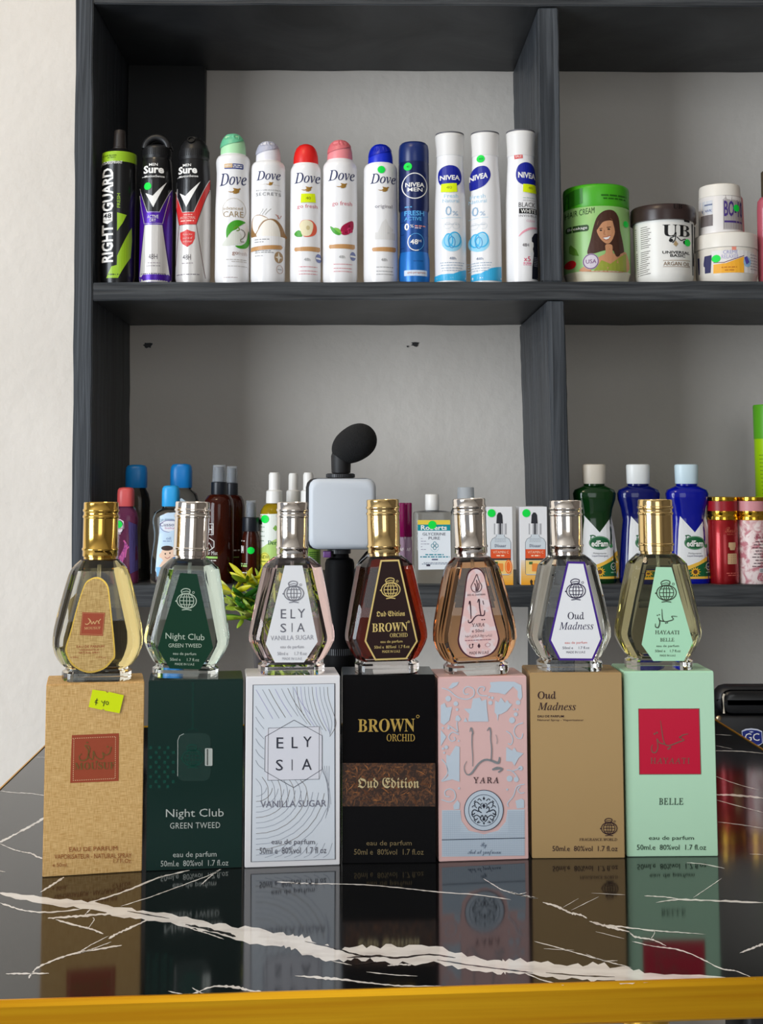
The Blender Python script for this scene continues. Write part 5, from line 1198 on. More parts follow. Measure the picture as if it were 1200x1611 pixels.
SKB = ink(236, 202, 178); P.ell(424, 588, 40, 44, SKB, 3); P.ell(420, 552, 34, 14, ink(60, 44, 40), 4); P.ell(384, 594, 10, 14, SKB, 3, 12); P.ell(410, 584, 4, 5, BLACK, 5, 8); P.ell(436, 580, 4, 5, BLACK, 5, 8); P.stroke([(408, 602), (422, 610), (438, 600)], 3, ink(170, 80, 80), 5, smooth=3); P.blob([(385, 640), (400, 622), (450, 618), (470, 640), (475, 660), (380, 660)], SKB, 2); P.poly([(356, 660), (505, 655), (508, 712), (362, 712)], ink(130, 190, 232), 3)
P.done('label', I.o)
# brown spray bottles
G4 = 'brown mist bottles on the lower shelf'
AMBER = mat('amber_plastic', (78, 28, 14), 0.1, 0, 0.55, 1.35); BLKP = mat('satin_black_pump', (20, 24, 32), 0.35); OVER = mat('clear_overcap', (226, 230, 234), 0.08, 0, 0.85, 1.08)
def mist(label, cx, hw, Y, ytop, ymid, ycol, ysh, chw, ohw):
    I = Item('mist_bottle', label, 'spray bottle', cx, 850, Y, ZL, G4)
    _, pr = I.body('bottle_body', [(hw * .95, 'b'), (hw, 916), (hw, ysh + 16), (hw * .93, ysh + 6), (hw * .75, ysh - 1), (chw * .8, ysh - 4)], AMBER, smooth=50)
    co, _ = I.body('collar', [(chw, ysh - 2), (chw * 1.02, ysh - 3), (chw, ycol), (chw * .9, ycol - 1)], BLKP)
    I.body('pump', [(ohw * .72, ycol), (ohw * .72, ytop + 6), (ohw * .6, ytop + 3)], mat('slate_pump', (70, 78, 92), 0.35))
    mb = MB(); a = I.prof([(ohw * .94, ycol - .6), (ohw, ycol - 1.4), (ohw * .94, ytop + 1), (ohw * .88, ytop), (ohw * .82, ytop + 1.5), (ohw * .86, ycol - 1)]); mb.lathe(a, OVER, 32, caps=(False, True)); mb.build('overcap', co)
    return I, I.pr(*C5, curved(interp(pr)), 0.02)
I, P = mist('tall brown mist bottle with a printed hexagon, in front of its twin', 344, 23.5, YF + 0.04 * K, 732, 760, 759.5, 781, 12.6, 11)
HX = ink(206, 204, 200)
P.rrect(645, 365, 662, 402, 5, HX, 2); P.text('3', 648, 658, 396, 372, ink(60, 40, 36), lay=3); P.stroke([(634, 415), (684, 413), (684, 474), (634, 476)], 5, HX, 2, closed=True); P.text('1H', 644, 678, 466, 424, HX)
P.stroke([(660, 494), (688, 512), (688, 545), (660, 566), (636, 548)], 5, HX, 2); P.stroke([(640, 560), (660, 520), (680, 555)], 4, HX, 2); P.text('Hair Mist', 630, 708, 590, 568, HX); P.rect(632, 598, 708, 610, ink(150, 200, 100), 2); P.fine(660, 700, 618, 6, HX)
P.done('label_print', I.o)
I, P = mist('tall brown mist bottle half hidden behind its printed twin', 364, 20.5, YF + 0.098 * K, 734, 760, 761, 782, 9.6, 9)
P.fine(770, 830, 560, 8, HX); P.rect(772, 600, 826, 606, ink(130, 170, 90), 2); P.done('label_print', I.o)
I, P = mist('short brown mist bottle with a green dot, beside the tall brown ones', 394.5, 14, YF + 0.032 * K, 788, 800, 815, 838, 13.4, 8.6)
P.fine(838, 858, 510, 6, HX); P.rect(836, 540, 852, 582, HX, 2); P.fine(835, 872, 640, 6, ink(160, 190, 140)); P.rect(836, 650, 872, 660, ink(160, 200, 110), 2); P.rect(836, 715, 860, 738, ink(150, 200, 70), 2); P.fine(842, 880, 690, 6, HX); P.done('label_print', I.o)
P = again(P); P.dot(893, 566, 20); P.done('green_sticker', I.o)
# yellow oil with white sprayers
G5 = 'white topped oil sprays on the lower shelf'
def oilspray(label, cx, hw, Y, ytop, lab, liq, nhw=10.5):
    I = Item('oil_spray', label, 'spray bottle', cx, 850, Y, ZL, G5)
    _, pr = I.body('bottle_body', [(hw * .95, 'b'), (hw, 916), (hw, 812), (hw * .95, 804), (hw * .75, 796), (nhw * .9, 791)], liq, smooth=50)
    I.body('spray_head', [(nhw * 1.22, 792), (nhw * 1.24, 790), (nhw * 1.2, 773), (nhw * .85, 771), (nhw * .85, ytop + 4), (nhw * .7, ytop), (nhw * .5, ytop - .4)], PLASTIC_WHITE, smooth=50)
    return I, I.pr(*C5, curved(interp(pr)), 0.02)
YOIL = mat('yellow_oil', (222, 188, 30), 0.05, 0, 0.7, 1.25); WLB = ink(228, 234, 226); LGR = ink(176, 210, 120); FGR = ink(60, 130, 60)
I, P = oilspray('yellow oil spray with a white top and green and white label', 431, 22.5, YF + 0.042 * K, 744, 1, YOIL)
P.poly([(942, 360), (1080, 356), (1090, 600), (942, 600)], WLB, 1); P.poly([(942, 560), (1000, 520), (1090, 470), (1090, 790), (942, 790)], LGR, 2); P.text('Dermal', 992, 1090, 532, 508, ink(30, 90, 50), 'serif', lay=4); P.rect(938, 390, 958, 418, ink(50, 70, 50), 3)
for i in range(4): P.fine(946, 972, 430 + i * 26, 5, ink(130, 150, 130), 3, seed=i)
P.ell(974, 617, 31, 42, ink(226, 222, 90), 4); P.ring(974, 617, 27, 37, 2.5, ink(110, 130, 40), 5); P.text('NEW', 950, 998, 612, 592, ink(80, 100, 30), lay=6); P.fine(952, 996, 624, 6, ink(110, 130, 40), 6); P.poly([(942, 680), (1090, 640), (1090, 790), (942, 790)], FGR, 3); P.poly([(1020, 440), (1035, 420), (1050, 440), (1036, 455)], ink(130, 180, 80), 3)
P.done('label', I.o); P = again(P); P.dot(976, 387, 23); P.done('green_sticker', I.o)
GOIL = mat('green_oil_label', (112, 150, 62), 0.3)
I, P = oilspray('white topped green oil spray between the yellow one and the light panel', 461, 19, YF + 0.09 * K, 745, 0, GOIL, 9)
I, P = oilspray('white topped green oil spray partly behind the light panel', 484.5, 20, YF + 0.055 * K, 744, 0, GOIL, 9.5)
P2 = I.pr((480, 850), 7.325, P.front, 0.02)
P2.poly([(40, 100), (165, 100), (165, 290), (50, 290)], ink(120, 160, 66), 1)
for i in range(7): P2.rect(50, 130 + i * 22, 160, 140 + i * 22, ink(50, 90, 40), 2)
P2.done('label', I.o)
# magenta caps
G6 = 'magenta capped gloss bottles on the lower shelf'
MAGC = mat('magenta_cap', (150, 24, 96), 0.15, 0, 0.4, 1.3); LILB = mat('lilac_clear_bottle', (190, 160, 186), 0.1, 0, 0.5, 1.3)
for cx, dy, lb in ((631.5, 0.0, 'magenta capped lilac bottle nearest the gold cap'), (642.3, 0.012, 'magenta capped lilac bottle nearest the square glycerine bottle')):
    I = Item('gloss_bottle', lb, 'bottle', cx, 850, YF + 0.04 * K + dy, ZL, G6)
    I.body('bottle_body', [(5.4, 'b'), (5.8, 918), (5.8, 852), (5, 848), (4.5, 844)], LILB, 24, 1, 4, 50)
    I.body('cap', [(5.2, 845), (5.7, 844), (5.5, 822), (5.6, 793), (5.2, 791.5)], MAGC, 24, 1, 4, 50)
    Q = I.pr(*C7, flat(-5.9 * I.s)); Q.text('AF', (cx - 600) * 4 - 12, (cx - 600) * 4 + 12, 468, 448, WHITE); Q.done('label_print', I.o)
# square glycerine bottle
I = Item('glycerine_bottle', 'square clear glycerine bottle with a white cap and yellow and teal label', 'bottle', 680, 860, YF + 0.045 * K, ZL)
I.body('bottle_body', [(26, 'b'), (29, 919.5), (29.6, 916), (29.6, 808), (28.5, 805.5), (22, 804), (10, 803)], CLEARP, 48, 0.62, 6, 40)
I.body('cap', [(10.4, 803), (11, 802), (11, 779.5), (10.2, 778)], PLASTIC_WHITE, 40, smooth=50)
P = I.pr(*C7, flat(-29.7 * 0.62 * I.s))
P.poly([(224, 272), (426, 272), (432, 578), (228, 582)], ink(228, 234, 240), 0); P.poly([(224, 272), (426, 272), (426, 300), (224, 300)], ink(232, 204, 74), 1); P.rect(224, 300, 427, 338, ink(14, 140, 150), 1)
P.text('Roberts', 244, 406, 334, 304, WHITE, bold=0.025, lay=3); P.text('GLYCERINE', 254, 398, 368, 350, ink(76, 76, 90), lay=3); P.text('PURE', 292, 362, 394, 376, ink(76, 76, 90), lay=3)
TEAL = ink(30, 140, 160)
for a, b in ((0, -14), (0, 14), (-13, 0), (13, 0)): P.ring(330 + a, 432 + b, 9, 11, 3.5, TEAL, 2, 16)
P.ring(330, 440, 26, 30, 2, ink(130, 190, 206), 2, 30, 20, 160)
for i in range(5): P.fine(244, 256 + (i % 3) * 20, 385 + i * 17, 4, ink(150, 150, 170), 2, seed=i)
P.fine(272, 386, 484, 7, TEAL); P.fine(240, 422, 498, 7, TEAL); P.fine(312, 350, 514, 8, ink(90, 90, 120)); P.fine(262, 412, 536, 4, ink(120, 130, 150)); P.fine(250, 420, 544, 4, ink(120, 130, 150)); P.rect(278, 548, 302, 560, ink(60, 60, 80), 2)
P.done('label', I.o); P = again(P); P.dot(315, 302, 26); P.done('green_sticker', I.o)
# clear capped bottle behind the silver cap
I = Item('clear_bottle', 'clear bottle with a frosted cap behind the silver capped peach perfume', 'bottle', 733, 860, YF + 0.06 * K, ZL)
I.body('bottle_body', [(24, 'b'), (26, 918), (26, 812), (22, 800), (15, 792), (13, 786)], CLEARP, 44, 0.7, 3, 50)
I.body('cap', [(13.5, 787), (14, 785.5), (14.4, 784.5), (13.4, 783), (13, 768.5), (12, 767)], mat('frosted_cap', (206, 212, 218), 0.25, 0, 0.5, 1.3), 40, smooth=40)
# serum cartons
G7 = 'serum cartons on the lower shelf'
SERW = mat('white_serum_card', (228, 228, 230), 0.4); ORG = mat('orange_yellow_print', (240, 164, 30), 0.4)
def serum(cx, x0, x1, dx, label):
    I = Item('serum_carton', label, 'carton', cx, 860, YF + 0.03 * K, ZL, G7)
    s = I.s; w = (x1 - x0) / 2 * s; h = I.z(797)
    mb = MB(); mb.box(-w, w, -0.018, 0.018, 0, h, SERW, 0); mb.build('carton', I.o, smooth=0, bevel=0.0004)
    P = I.pr(*C7, flat(-0.018)); q = lambda pts: [(x + dx, y) for x, y in pts]
    n = 12
    for i in range(n):
        t = i / (n - 1); y0, y1 = 520 + i * 14, 534 + i * 14
        P.rect(862 + dx, y0, 1030 + dx, y1 + 0.5, ink(int(232 + 6 * t), int(214 - 54 * t), int(196 - 166 * t)), 0)
    RUB = ink(46, 46, 52); MET = mat('printed_silver', (170, 170, 174), 0.35, 0.3)
    P.poly(q([(925, 292), (928, 240), (938, 224), (952, 224), (962, 240), (966, 292)]), RUB, 2); P.rect(910 + dx, 292, 988 + dx, 360, MET, 2); P.rect(918 + dx, 292, 934 + dx, 360, ink(230, 230, 232), 3); P.rect(944 + dx, 292, 954 + dx, 360, ink(60, 60, 66), 3); P.rect(966 + dx, 292, 978 + dx, 360, ink(215, 215, 218), 3)
    BT = ink(206, 214, 220)
    P.poly(q([(926, 360), (974, 360), (976, 375), (1005, 388), (1016, 410), (1016, 605), (1000, 612), (898, 612), (890, 604), (888, 410), (900, 388), (924, 375)]), BT, 1); P.stroke(q([(926, 362), (924, 375), (900, 388), (889, 410), (890, 604), (900, 611), (1000, 611), (1015, 604), (1015, 410), (1004, 388), (976, 375), (974, 362)]), 3, ink(120, 126, 136), 2)
    P.text('Disaar', 914 + dx, 986 + dx, 440, 420, ink(90, 96, 120), 'serif', lay=3); P.rect(890 + dx, 452, 1014 + dx, 508, ink(222, 84, 40), 3); P.text('VITAMIN C', 904 + dx, 1002 + dx, 478, 462, ink(250, 210, 180), lay=5); P.fine(926 + dx, 980 + dx, 488, 8, ink(250, 210, 180), 5); P.rect(890 + dx, 508, 1014 + dx, 520, ink(70, 56, 50), 3)
    P.rect(890 + dx, 522, 1014 + dx, 606, ink(238, 200, 120), 2); P.ell(1000 + dx, 560, 22, 44, ink(236, 110, 40), 4, 20); P.ring(1000 + dx, 560, 15, 34, 4, ink(250, 190, 120), 5, 20); P.rrect(930 + dx, 540, 968 + dx, 590, 6, ink(232, 140, 60), 4); P.rect(912 + dx, 530, 934 + dx, 546, ink(70, 110, 60), 4)
    for i in range(3): P.fine(915 + dx, 985 + dx, 385 + i * 9, 3, ink(160, 166, 176), 3, seed=i)
    P.poly(q([(918, 650), (926, 638), (936, 652), (932, 664), (940, 676), (926, 680), (920, 664)]), ink(60, 40, 20), 3); P.rect(944 + dx, 645, 962 + dx, 680, ink(80, 50, 20), 3)
    P.done('carton_print', I.o); P = again(P); P.dot(895 + dx, 228, 25); P.done('green_sticker', I.o)
serum(783.5, 763.5, 803.5, -214, 'white and orange serum carton nearest the silver capped peach perfume')
serum(836, 815, 857.5, 2, 'white and orange serum carton standing against the divider board')

# ------------------------------------------------------------------ detergents, tins and tall can
G8_ = 'detergent bottles on the lower shelf'
def deterg(cx, label, liq, capm, x0, Y, full, capx=0):
    I = Item('detergent_bottle', label, 'detergent bottle', cx, 860, Y, ZL, G8_)
    prof = [(28, 'b'), (31.5, 917.5), (32.5, 912), (31, 885), (27.5, 840), (25, 818), (28, 800), (32.5, 786), (33.5, 777), (31, 771), (22, 767), (17, 764)]
    _, pr = I.body('bottle_body', prof, liq, 48, 0.6, 2.6, 50)
    I.body('neck', [(16.5, 764.6), (16.5, 760)], liq, 36, 0.8)
    I.body('flip_cap', [(17.2, 761.5), (17.8, 760.5), (18.3, 734), (17.6, 731.5), (14, 730.6)], capm, 40, 0.8, 2.3, 50)
    P = I.pr(*C8, curved(interp(pr), 0.6, 0, 2.6), 0.03); q = lambda pts: [(x + x0, y) for x, y in pts]
    WHT = ink(228, 230, 232)
    P.poly(q([(140, 720), (225, 815), (300, 720), (318, 800), (345, 1000), (348, 1086), (128, 1086), (122, 1000), (132, 800)]), WHT, 1)
    ED = mat('green_label_print', (10, 90, 50), 0.4); YLW = ink(232, 184, 70)
    P.poly(q([(126, 1086), (126, 1010), (190, 1008), (250, 985), (300, 955), (336, 925), (345, 1000), (348, 1086)]), YLW, 2); P.poly(q([(140, 1076), (170, 1040), (240, 1010), (300, 980), (338, 952), (346, 1072), (230, 1072)]), ED, 3)
    for k in range(12):
        a = math.radians(k * 30); cx_, cy_ = 225 + x0, 1045
        P.poly([(cx_ + 34 * math.cos(a), cy_ + 34 * math.sin(a) * 0.95), (cx_ + 12 * math.cos(a + .5), cy_ + 12 * math.sin(a + .5)), (cx_ + 12 * math.cos(a - .5), cy_ + 12 * math.sin(a - .5))], ink(236, 176, 40), 4)
    P.ell(225 + x0, 1045, 13, 13, ink(96, 60, 30), 5)
    P.ell(224 + x0, 876, 62, 40, ED, 3); P.ring(224 + x0, 876, 58, 36, 2, ink(140, 190, 150), 4); P.text('edFam', 176 + x0, 274 + x0, 898, 862, WHITE, bold=0.03, lay=5); P.stroke(q([(168, 835), (186, 832), (200, 838)]), 7, ED, 3); P.stroke(q([(176, 836), (172, 855)]), 5, ED, 3); P.poly(q([(280, 895), (300, 880), (304, 900), (290, 908)]), ink(70, 150, 90), 4)
    P.text('Multipurpose', 186 + x0, 262 + x0, 944, 932, ink(70, 70, 80), lay=3); P.text('Liquid Detergent', 180 + x0, 272 + x0, 960, 946, ink(70, 70, 110), lay=3)
    P.ring(307 + x0, 1014, 16, 20, 3, WHITE, 5, 20); P.stroke(q([(298, 1012), (306, 1022), (316, 1008)]), 3, WHITE, 5); P.fine(290 + x0, 325 + x0, 1046, 6, ink(150, 190, 160), 5)
    P.done('label', I.o)
DG_ = mat('dark_green_detergent', (16, 58, 22), 0.08, 0, 0.35, 1.35, coat=0.3); DBL = mat('dark_blue_detergent', (10, 22, 110), 0.08, 0, 0.35, 1.35, coat=0.3); RBL = mat('royal_blue_detergent', (10, 24, 170), 0.08, 0, 0.35, 1.35, coat=0.3)
CAPB = mat('beige_white_cap', (206, 198, 184), 0.4); CAPW = mat('white_flip_cap', (226, 230, 230), 0.35); CAPL = mat('bluish_white_cap', (206, 228, 238), 0.35)
deterg(936, 'dark green detergent bottle with a cream cap beside the divider board', DG_, CAPB, 0, YF + 0.036 * K, 1)
deterg(1005.5, 'dark blue detergent bottle with a white cap, middle of the three', DBL, CAPW, 270, YF + 0.036 * K, 1)
deterg(1082, 'bright blue detergent bottle with a pale bluish cap, next to the red tin', RBL, CAPL, 557, YF + 0.036 * K, 1)
C9 = ((1100, 620), 5.2)
G9 = 'gold banded tins on the lower shelf'
MGOLD = mat('mirror_gold_band', (214, 170, 60), 0.12, 1.0); REDT = mat('red_metal_tin', (150, 16, 24), 0.28, 0.5, coat=0.3)
FLOR = noisy('pink_floral_print', (232, 216, 214), (190, 120, 130), (90, 90, 90), 0.4, lo=0.44, hi=0.6, dist=1.2)
def tin(cx, hw, low, band, label, Y):
    I = Item('scented_tin', label, 'tin', cx, 860, Y, ZL, G9)
    _, pr = I.body('tin_body', [(hw * .97, 'b'), (hw, 915.5), (hw, 819), (hw * .97, 818)], low, 56)
    I.body('gold_ring', [(hw * .98, 818.5), (hw * 1.03, 817.5), (hw * 1.03, 813), (hw * .99, 811), (hw * 1.02, 809), (hw * 1.02, 804)], MGOLD, 56)
    I.body('lid', [(hw * 1.0, 804.2), (hw * 1.0, 788)], band, 56)
    I.body('lid_rim', [(hw * 1.01, 788.4), (hw * 1.02, 787), (hw * 1.01, 782.5), (hw * .9, 781.5)], MGOLD, 56)
    return I, I.pr(*C9, curved(interp(pr)), 0.02)
I, P = tin(1137, 23.5, REDT, mat('red_lid', (150, 18, 30), 0.35), 'red metal tin with gold bands beside the bright blue detergent', YF + 0.034 * K)
GI = ink(206, 170, 130); P.text('Rasha', 176, 290, 1130, 1085, ink(190, 90, 70), 'script'); P.text('BEAUTY', 192, 290, 1150, 1138, ink(190, 90, 70)); P.rrect(202, 1210, 266, 1250, 5, GI, 2); P.poly([(210, 1250), (262, 1250), (256, 1272), (216, 1272)], GI, 2); P.rrect(196, 1300, 276, 1385, 3, GI, 2)
for k in range(4):
    for j in range(4): P.rect(204 + k * 18, 1308 + j * 19, 210 + k * 18, 1318 + j * 19, ink(180, 140, 100), 3)
P.fine(186, 300, 1455, 8, ink(196, 90, 80)); P.fine(200, 290, 1472, 8, ink(196, 90, 80)); P.done('label_print', I.o)
I, P = tin(1183.5, 23.6, FLOR, mat('dusty_pink_lid', (206, 140, 146), 0.4), 'pink floral tin with gold bands beside the red one', YF + 0.034 * K)
TXT = ink(80, 50, 60)
for i in range(9): P.fine(420 - (i % 3) * 12, 520, 1200 + i * 25, 7, TXT, 2, seed=i)
P.text('Rasha', 410, 530, 1180, 1140, ink(150, 60, 80), 'script'); P.rect(452, 1418, 530, 1455, ink(236, 236, 240), 2)
for i in range(9): P.rect(456 + i * 8, 1421, 460 + i * 8, 1452, ink(30, 30, 40), 3)
P.ring(465, 1500, 28, 20, 4, ink(170, 90, 110), 2); P.done('label_print', I.o)
I = Item('tall_can', 'tall lime green can with a darker green cap behind the pink floral tin', 'can', 1213, 780, YF + 0.15 * K, ZL)
LGC = mat('lime_green_can', (160, 206, 12), 0.35)
_, pr = I.body('can_body', [(22, 'b'), (23.6, 905), (23.6, 692), (23.4, 690)], LGC); I.body('cap', [(23.8, 691), (24, 689), (24.4, 640), (23.4, 637.5)], mat('leaf_green_cap', (92, 170, 34), 0.4))
P = I.pr(*C9, curved(interp(pr)), 0.02)
for i in range(11): P.rect(470 + i * 2, 500 + i * 31, 600, 506 + i * 31, ink(110, 150, 20), 1)
P.done('label_print', I.o)

# ------------------------------------------------------------------ light panel and microphone on the table
YR = 1.05
sR = mpp(800, YR)
r0 = at(534, 900, YR)
rig = thing('camera_light', 'square white light panel on a black column stand behind the perfume bottles', 'camera light', (r0.x, YR, ZT + 0.0004))
def rz_(py): return at(534, py, YR).z - ZT
def rx_(px): return (px - 534) * sR
MBK = mat('matte_black', (16, 16, 18), 0.55); RUBB = mat('black_rubber', (8, 8, 10), 0.6, spec=0.12)
def bx_tilt(name, x0, x1, y0, y1, z0, z1, m, b):
    mb = MB(); mb.box(x0, x1, z0, z1, y0, y1, m, b)                  # laid flat so that the round corners face the front
    mb.v = [(x, z, y) for x, y, z in [(v[0], v[2], v[1]) for v in mb.v]] if False else [(v[0], v[2], v[1]) for v in mb.v]
    return mb.build(name, rig, smooth=40)
bx_tilt('panel_housing', rx_(480.5), rx_(590.5), -0.002, 0.024, rz_(865.5), rz_(753), MBK, 0.0075)
bx_tilt('diffuser', rx_(486), rx_(590.8), -0.0095, -0.0018, rz_(864), rz_(753.6), mat('white_diffuser', (196, 202, 210), 0.42), 0.0070)
def rlathe(name, prof, m, seg=48, dx=0, dy=0.011, parent=None):
    mb = MB(); mb.lathe([(hw * sR, rz_(y) if y != 'b' else 0.0) for hw, y in prof], m, seg, 1, (dx * sR, dy)); return mb.build(name, rig, smooth=40)
def knurl(name, hw, y0, y1, dx=0, dy=0.011, n=48, par=None):
    mb = MB(); R = hw * sR
    for k in range(n):
        a = 2 * PI * k / n; c, s_ = math.cos(a), math.sin(a)
        j = len(mb.v); mb.box(-0.0004, 0.0004, -R - 0.0003, -R + 0.0008, rz_(y0), rz_(y1), mat('knurl_grey', (60, 62, 66), 0.35))
        for i in range(j, len(mb.v)):
            x, y, z = mb.v[i]; mb.v[i] = (x * c - y * s_ + dx * sR, x * s_ + y * c + dy, z)
    mb.build(name, par or rig, smooth=0)
rg = rlathe('cold_shoe_ring', [(20, 752.8), (22.5, 752), (22.5, 746.5), (20, 745.5), (10, 745.3)], MBK, dx=1); knurl('knurled_ring', 22.5, 752, 746.6, 1, par=rg)
rg = rlathe('lower_ring', [(17, 873), (18, 872.5), (18, 866), (16, 865)], MBK, dx=-1); knurl('knurled_ring', 18, 872.4, 866, -1, par=rg)
col_ = rlathe('column', [(20, 'b'), (20, 1062), (24, 1058), (25.5, 1046), (25.5, 1034), (23, 1028), (22, 1014), (23, 1008), (23, 980), (23.4, 900), (23.2, 888), (21, 882), (15, 879), (14, 872.8)], RUBB, dx=0)
knurl('focus_ring', 24.6, 1032, 1022, 0, par=col_)
rlathe('stand_foot', [(44, 'b'), (44, 1164), (40, 1160), (21, 1156)], MBK)
mb = MB(); mb.tube([(rx_(583), 0.012, rz_(867)), (rx_(576), 0.008, rz_(872)), (rx_(566), 0.002, rz_(884)), (rx_(559), 0.004, rz_(898)), (rx_(556), 0.008, rz_(930))], 0.0011, MBK, 10); mb.build('cable', rig)
mb = MB(); mb.box(rx_(508), rx_(521), 0.0, 0.006, rz_(878), rz_(868), mat('port_lilac', (110, 70, 130), 0.3), 0.001); mb.build('side_port', rig)
mic = thing('microphone', 'black foam covered microphone tilted on top of the white light panel', 'microphone', (r0.x, YR, ZT + 0.0004 + rz_(745.3)))
def mz(py): return at(534, py, YR).z - ZT - rz_(745.3)
mb = MB(); mb.lathe([(13 * sR, 0.0), (15 * sR, 0.0004), (15.5 * sR, mz(738)), (16 * sR, mz(718)), (14 * sR, mz(712)), (9 * sR, mz(708))], MBK, 40, 1, (0.001, 0.011)); mb.build('mic_mount', mic)
FOAM = noisy('black_foam', (14, 14, 15), (24, 24, 25), (900, 900, 900), 0.95, 0.5, 1400)
mb = MB(); ringN = []
a = Vector((-9 * sR, 0.014, mz(718))); b = Vector((54 * sR, 0.001, mz(680))); ax = (b - a).normalized(); L = (b - a).length
up = Vector((0, 1, 0)); u = ax.cross(up).normalized(); v = ax.cross(u)
N = 26
for i in range(N + 1):
    w_ = math.cos(PI * (1 - i / N)); t = 0.5 + 0.5 * w_; r = 30.5 * sR * math.sqrt(max(1 - abs(w_) ** 2.3, 0.0004)) * (0.93 + 0.07 * w_)
    ringN.append([a + ax * L * t + (u * math.cos(2 * PI * j / 36) + v * math.sin(2 * PI * j / 36)) * r for j in range(36)])
mb.loft(ringN, FOAM); fo = mb.build('foam_windscreen', mic, smooth=80)

# ------------------------------------------------------------------ potted artificial plant
YP = 0.95; p0 = at(447, 1000, YP); sP = mpp(1000, YP)
plant = thing('potted_plant', 'small potted yellow green plant behind the pink tinted perfume bottle', 'potted plant', (p0.x, YP, ZT + 0.0004))
mb = MB(); hp = at(447, 1010, YP).z - ZT
mb.lathe([(31 * sP, 0), (33 * sP, 0.001), (50 * sP, hp), (47 * sP, hp), (45 * sP, hp - 0.006)], mat('dark_plant_pot', (34, 30, 36), 0.4), 40); mb.build('pot', plant)
LEAFY = [mat('yellow_leaf', (196, 190, 20), 0.45), mat('lime_leaf', (140, 168, 44), 0.45), mat('deep_leaf', (44, 104, 28), 0.45), mat('pale_leaf', (196, 206, 110), 0.45)]
def leafm(mb, base, d, L, w, m, side):
    d = d.normalized(); s_ = d.cross(side).normalized(); n = s_.cross(d)
    rings = []
    for t, q in ((0, .25), (.2, .7), (.45, 1), (.7, .85), (.9, .45), (1, .06)):
        c = base + d * L * t + n * (L * 0.18 * t * t); r = w * q
        rings.append([c + s_ * r * math.cos(2 * PI * j / 8) + n * r * 0.38 * math.sin(2 * PI * j / 8) for j in range(8)])
    mb.loft(rings, m)
rn = random.Random(21)
def sprig(tip, mats, n=6, Lf=0.017, seed=0):
    rr = random.Random(seed); b = Vector((rr.uniform(-.012, .012), rr.uniform(-.01, .01), hp - 0.004)); t = Vector(tip)
    mid = b.lerp(t, 0.5) + Vector((0, 0, 0.008))
    mb = MB(); P_, _ = spline([tuple(b)[:2], tuple(mid)[:2], tuple(t)[:2]], 1, 5); Zs, _ = spline([(0, b.z), (1, mid.z), (2, t.z)], 1, 5)
    path = [Vector((x, y, z[1])) for (x, y), z in zip(P_, Zs)]
    mb.tube(path, 0.0009, LEAFY[1], 6)
    for k in range(n):
        a = 2 * PI * k / n + rr.uniform(-.3, .3); out = (path[-1] - path[-3]).normalized()
        d = out * rr.uniform(.2, .9) + Vector((math.cos(a), math.sin(a) * .8, math.sin(a) * .5 + rr.uniform(-.2, .5)))
        leafm(mb, path[-1], d, Lf * rr.uniform(.7, 1.15), Lf * 0.13, rr.choice(mats), Vector((rr.uniform(-1, 1), rr.uniform(-1, 1), .3)))
    for f in (5, 8):
        for k in range(3):
            a = rr.uniform(0, 2 * PI); leafm(mb, path[min(f, len(path) - 1)], Vector((math.cos(a), math.sin(a), .4)), Lf * .9, Lf * .18, rr.choice([LEAFY[1], LEAFY[2], LEAFY[1]]), Vector((.2, .5, 1)))
    mb.build('sprig', plant, smooth=60)
def tipxy(px, py, dy=0): q = at(px, py, YP + dy); return (q.x - p0.x, dy, q.z - ZT)
for i, (px, py, dy, ms) in enumerate(((388, 916, -.004, (0, 0, 1)), (406, 920, 0.0, (0, 0, 3)), (366, 934, -.006, (1, 3, 0)), (372, 950, 0.004, (1, 3)), (384, 958, -.008, (2, 1)), (398, 944, .01, (2, 1)), (382, 972, 0, (2, 2, 1)), (398, 968, -.01, (2, 1, 3)), (420, 925, .02, (1, 0)), (440, 915, .01, (1, 0)), (462, 922, .02, (1, 2)), (480, 938, .01, (1, 2)), (432, 950, -.02, (2, 1)), (470, 962, -.01, (2, 1)), (450, 940, .03, (1, 2)))):
    sprig(tipxy(px, py, dy), [LEAFY[k] for k in ms], 7, 0.0172, i)

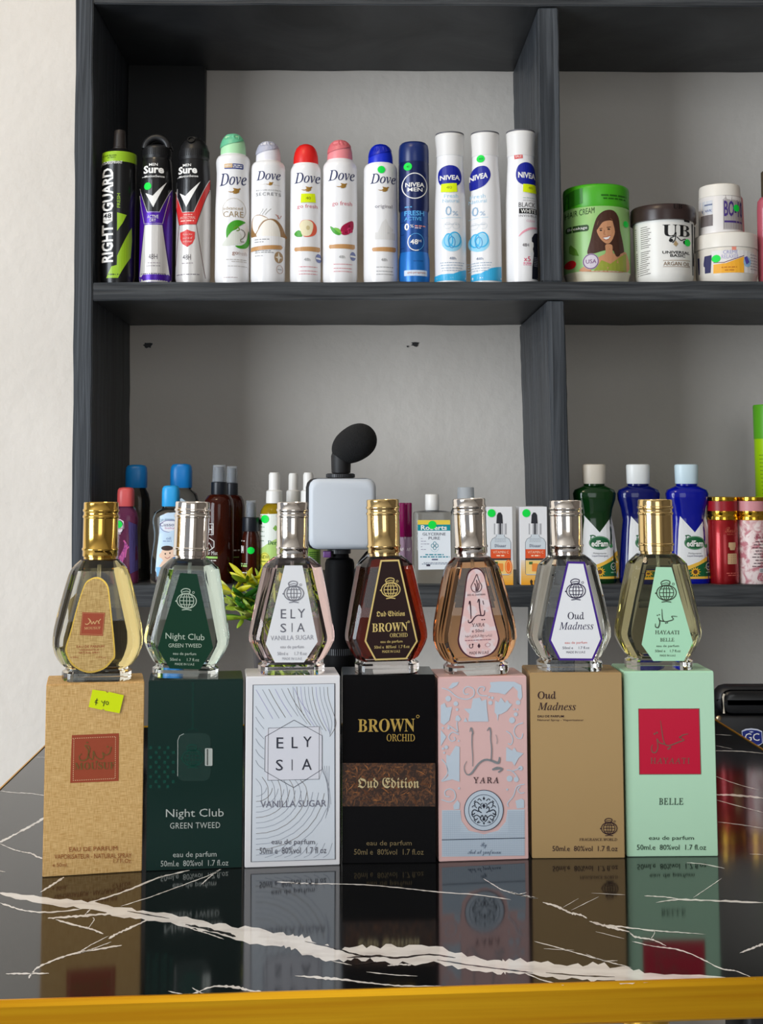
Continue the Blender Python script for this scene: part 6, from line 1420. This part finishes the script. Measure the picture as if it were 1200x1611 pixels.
# ------------------------------------------------------------------ black case beyond the table
YK = 1.27; k0 = at(1190, 1150, YK); sK = mpp(1150, YK)
case = thing('equipment_case', 'glossy black case with a round cornered lid and blue badge beyond the table', 'case', (k0.x, YK, 0))
KZ = lambda py: at(1190, py, YK).z
KX = lambda px: (px - 1190) * sK
GBK = mat('gloss_black_case', (26, 26, 29), 0.4); GBK2 = mat('satin_black_case', (16, 16, 18), 0.4)
mb = MB(); mb.box(KX(1106), KX(1330), 0.0, 0.1, KZ(1205), KZ(1125), GBK2, 0.006); mb.build('case_body', case, smooth=40)
mb = MB(); mb.box(KX(1170), KX(1330), 0.02, 0.1, 0.0, KZ(1205) + 0.001, GBK2, 0.01); mb.build('pedestal', case, smooth=40)
def lying(name, x0, x1, z0, z1, y0, y1, m, b):
    mb = MB(); mb.box(x0, x1, z0, z1, y0, y1, m, b); mb.v = [(v[0], v[2], v[1]) for v in mb.v]; return mb.build(name, case, smooth=40)
lid_ = lying('lid', KX(1129), KX(1330), KZ(1126), KZ(1080), 0.001, 0.024, GBK, 0.012)
lid2 = lying('lid_panel', KX(1136), KX(1330), KZ(1124.5), KZ(1085.5), -0.002, 0.006, mat('lid_inset_black', (7, 8, 10), 0.25), 0.009)
mb = MB(); mb.tube([(KX(1138.2), -0.0025, KZ(1121.5)), (KX(1137.6), -0.0025, KZ(1096)), (KX(1139.5), -0.0025, KZ(1091))], 0.0011, mat('pale_edge_trim', (214, 206, 190), 0.25), 8); mb.build('lid_trim', lid_)
mb = MB(); mb.lathe([(0.0028, 0), (0.0026, 0.002), (0.0012, 0.003)], mat('brass_stud', (170, 150, 120), 0.3, 1.0), 16); n = mb.build('stud', case); n.rotation_euler = (PI / 2, 0, 0); n.location = (KX(1130.4), 0.0002, KZ(1129.5))
P = Print((1090, 1060), 10.909, 0, 0, sK, flat(0.0))
P.uv = lambda x, y: (KX(1090 + x / 10.909), KZ(1060 + y / 10.909))
BB = mat('blue_badge', (20, 36, 120), 0.4); BW = ink(206, 212, 230)
P.poly([(832, 980), (900, 945), (1000, 935), (1110, 950), (1185, 985), (1190, 1190), (1130, 1230), (1000, 1230), (850, 1190)], BW, 0); P.poly([(842, 995), (920, 968), (1000, 962), (1100, 972), (1172, 1000), (1178, 1185), (1125, 1218), (1000, 1218), (858, 1180)], BB, 1)
P.text('GC', 885, 1135, 1150, 1020, WHITE, bold=0.0, lay=3); P.poly([(955, 995), (1000, 985), (1040, 995), (1000, 1010)], BW, 3); P.done('badge', case)
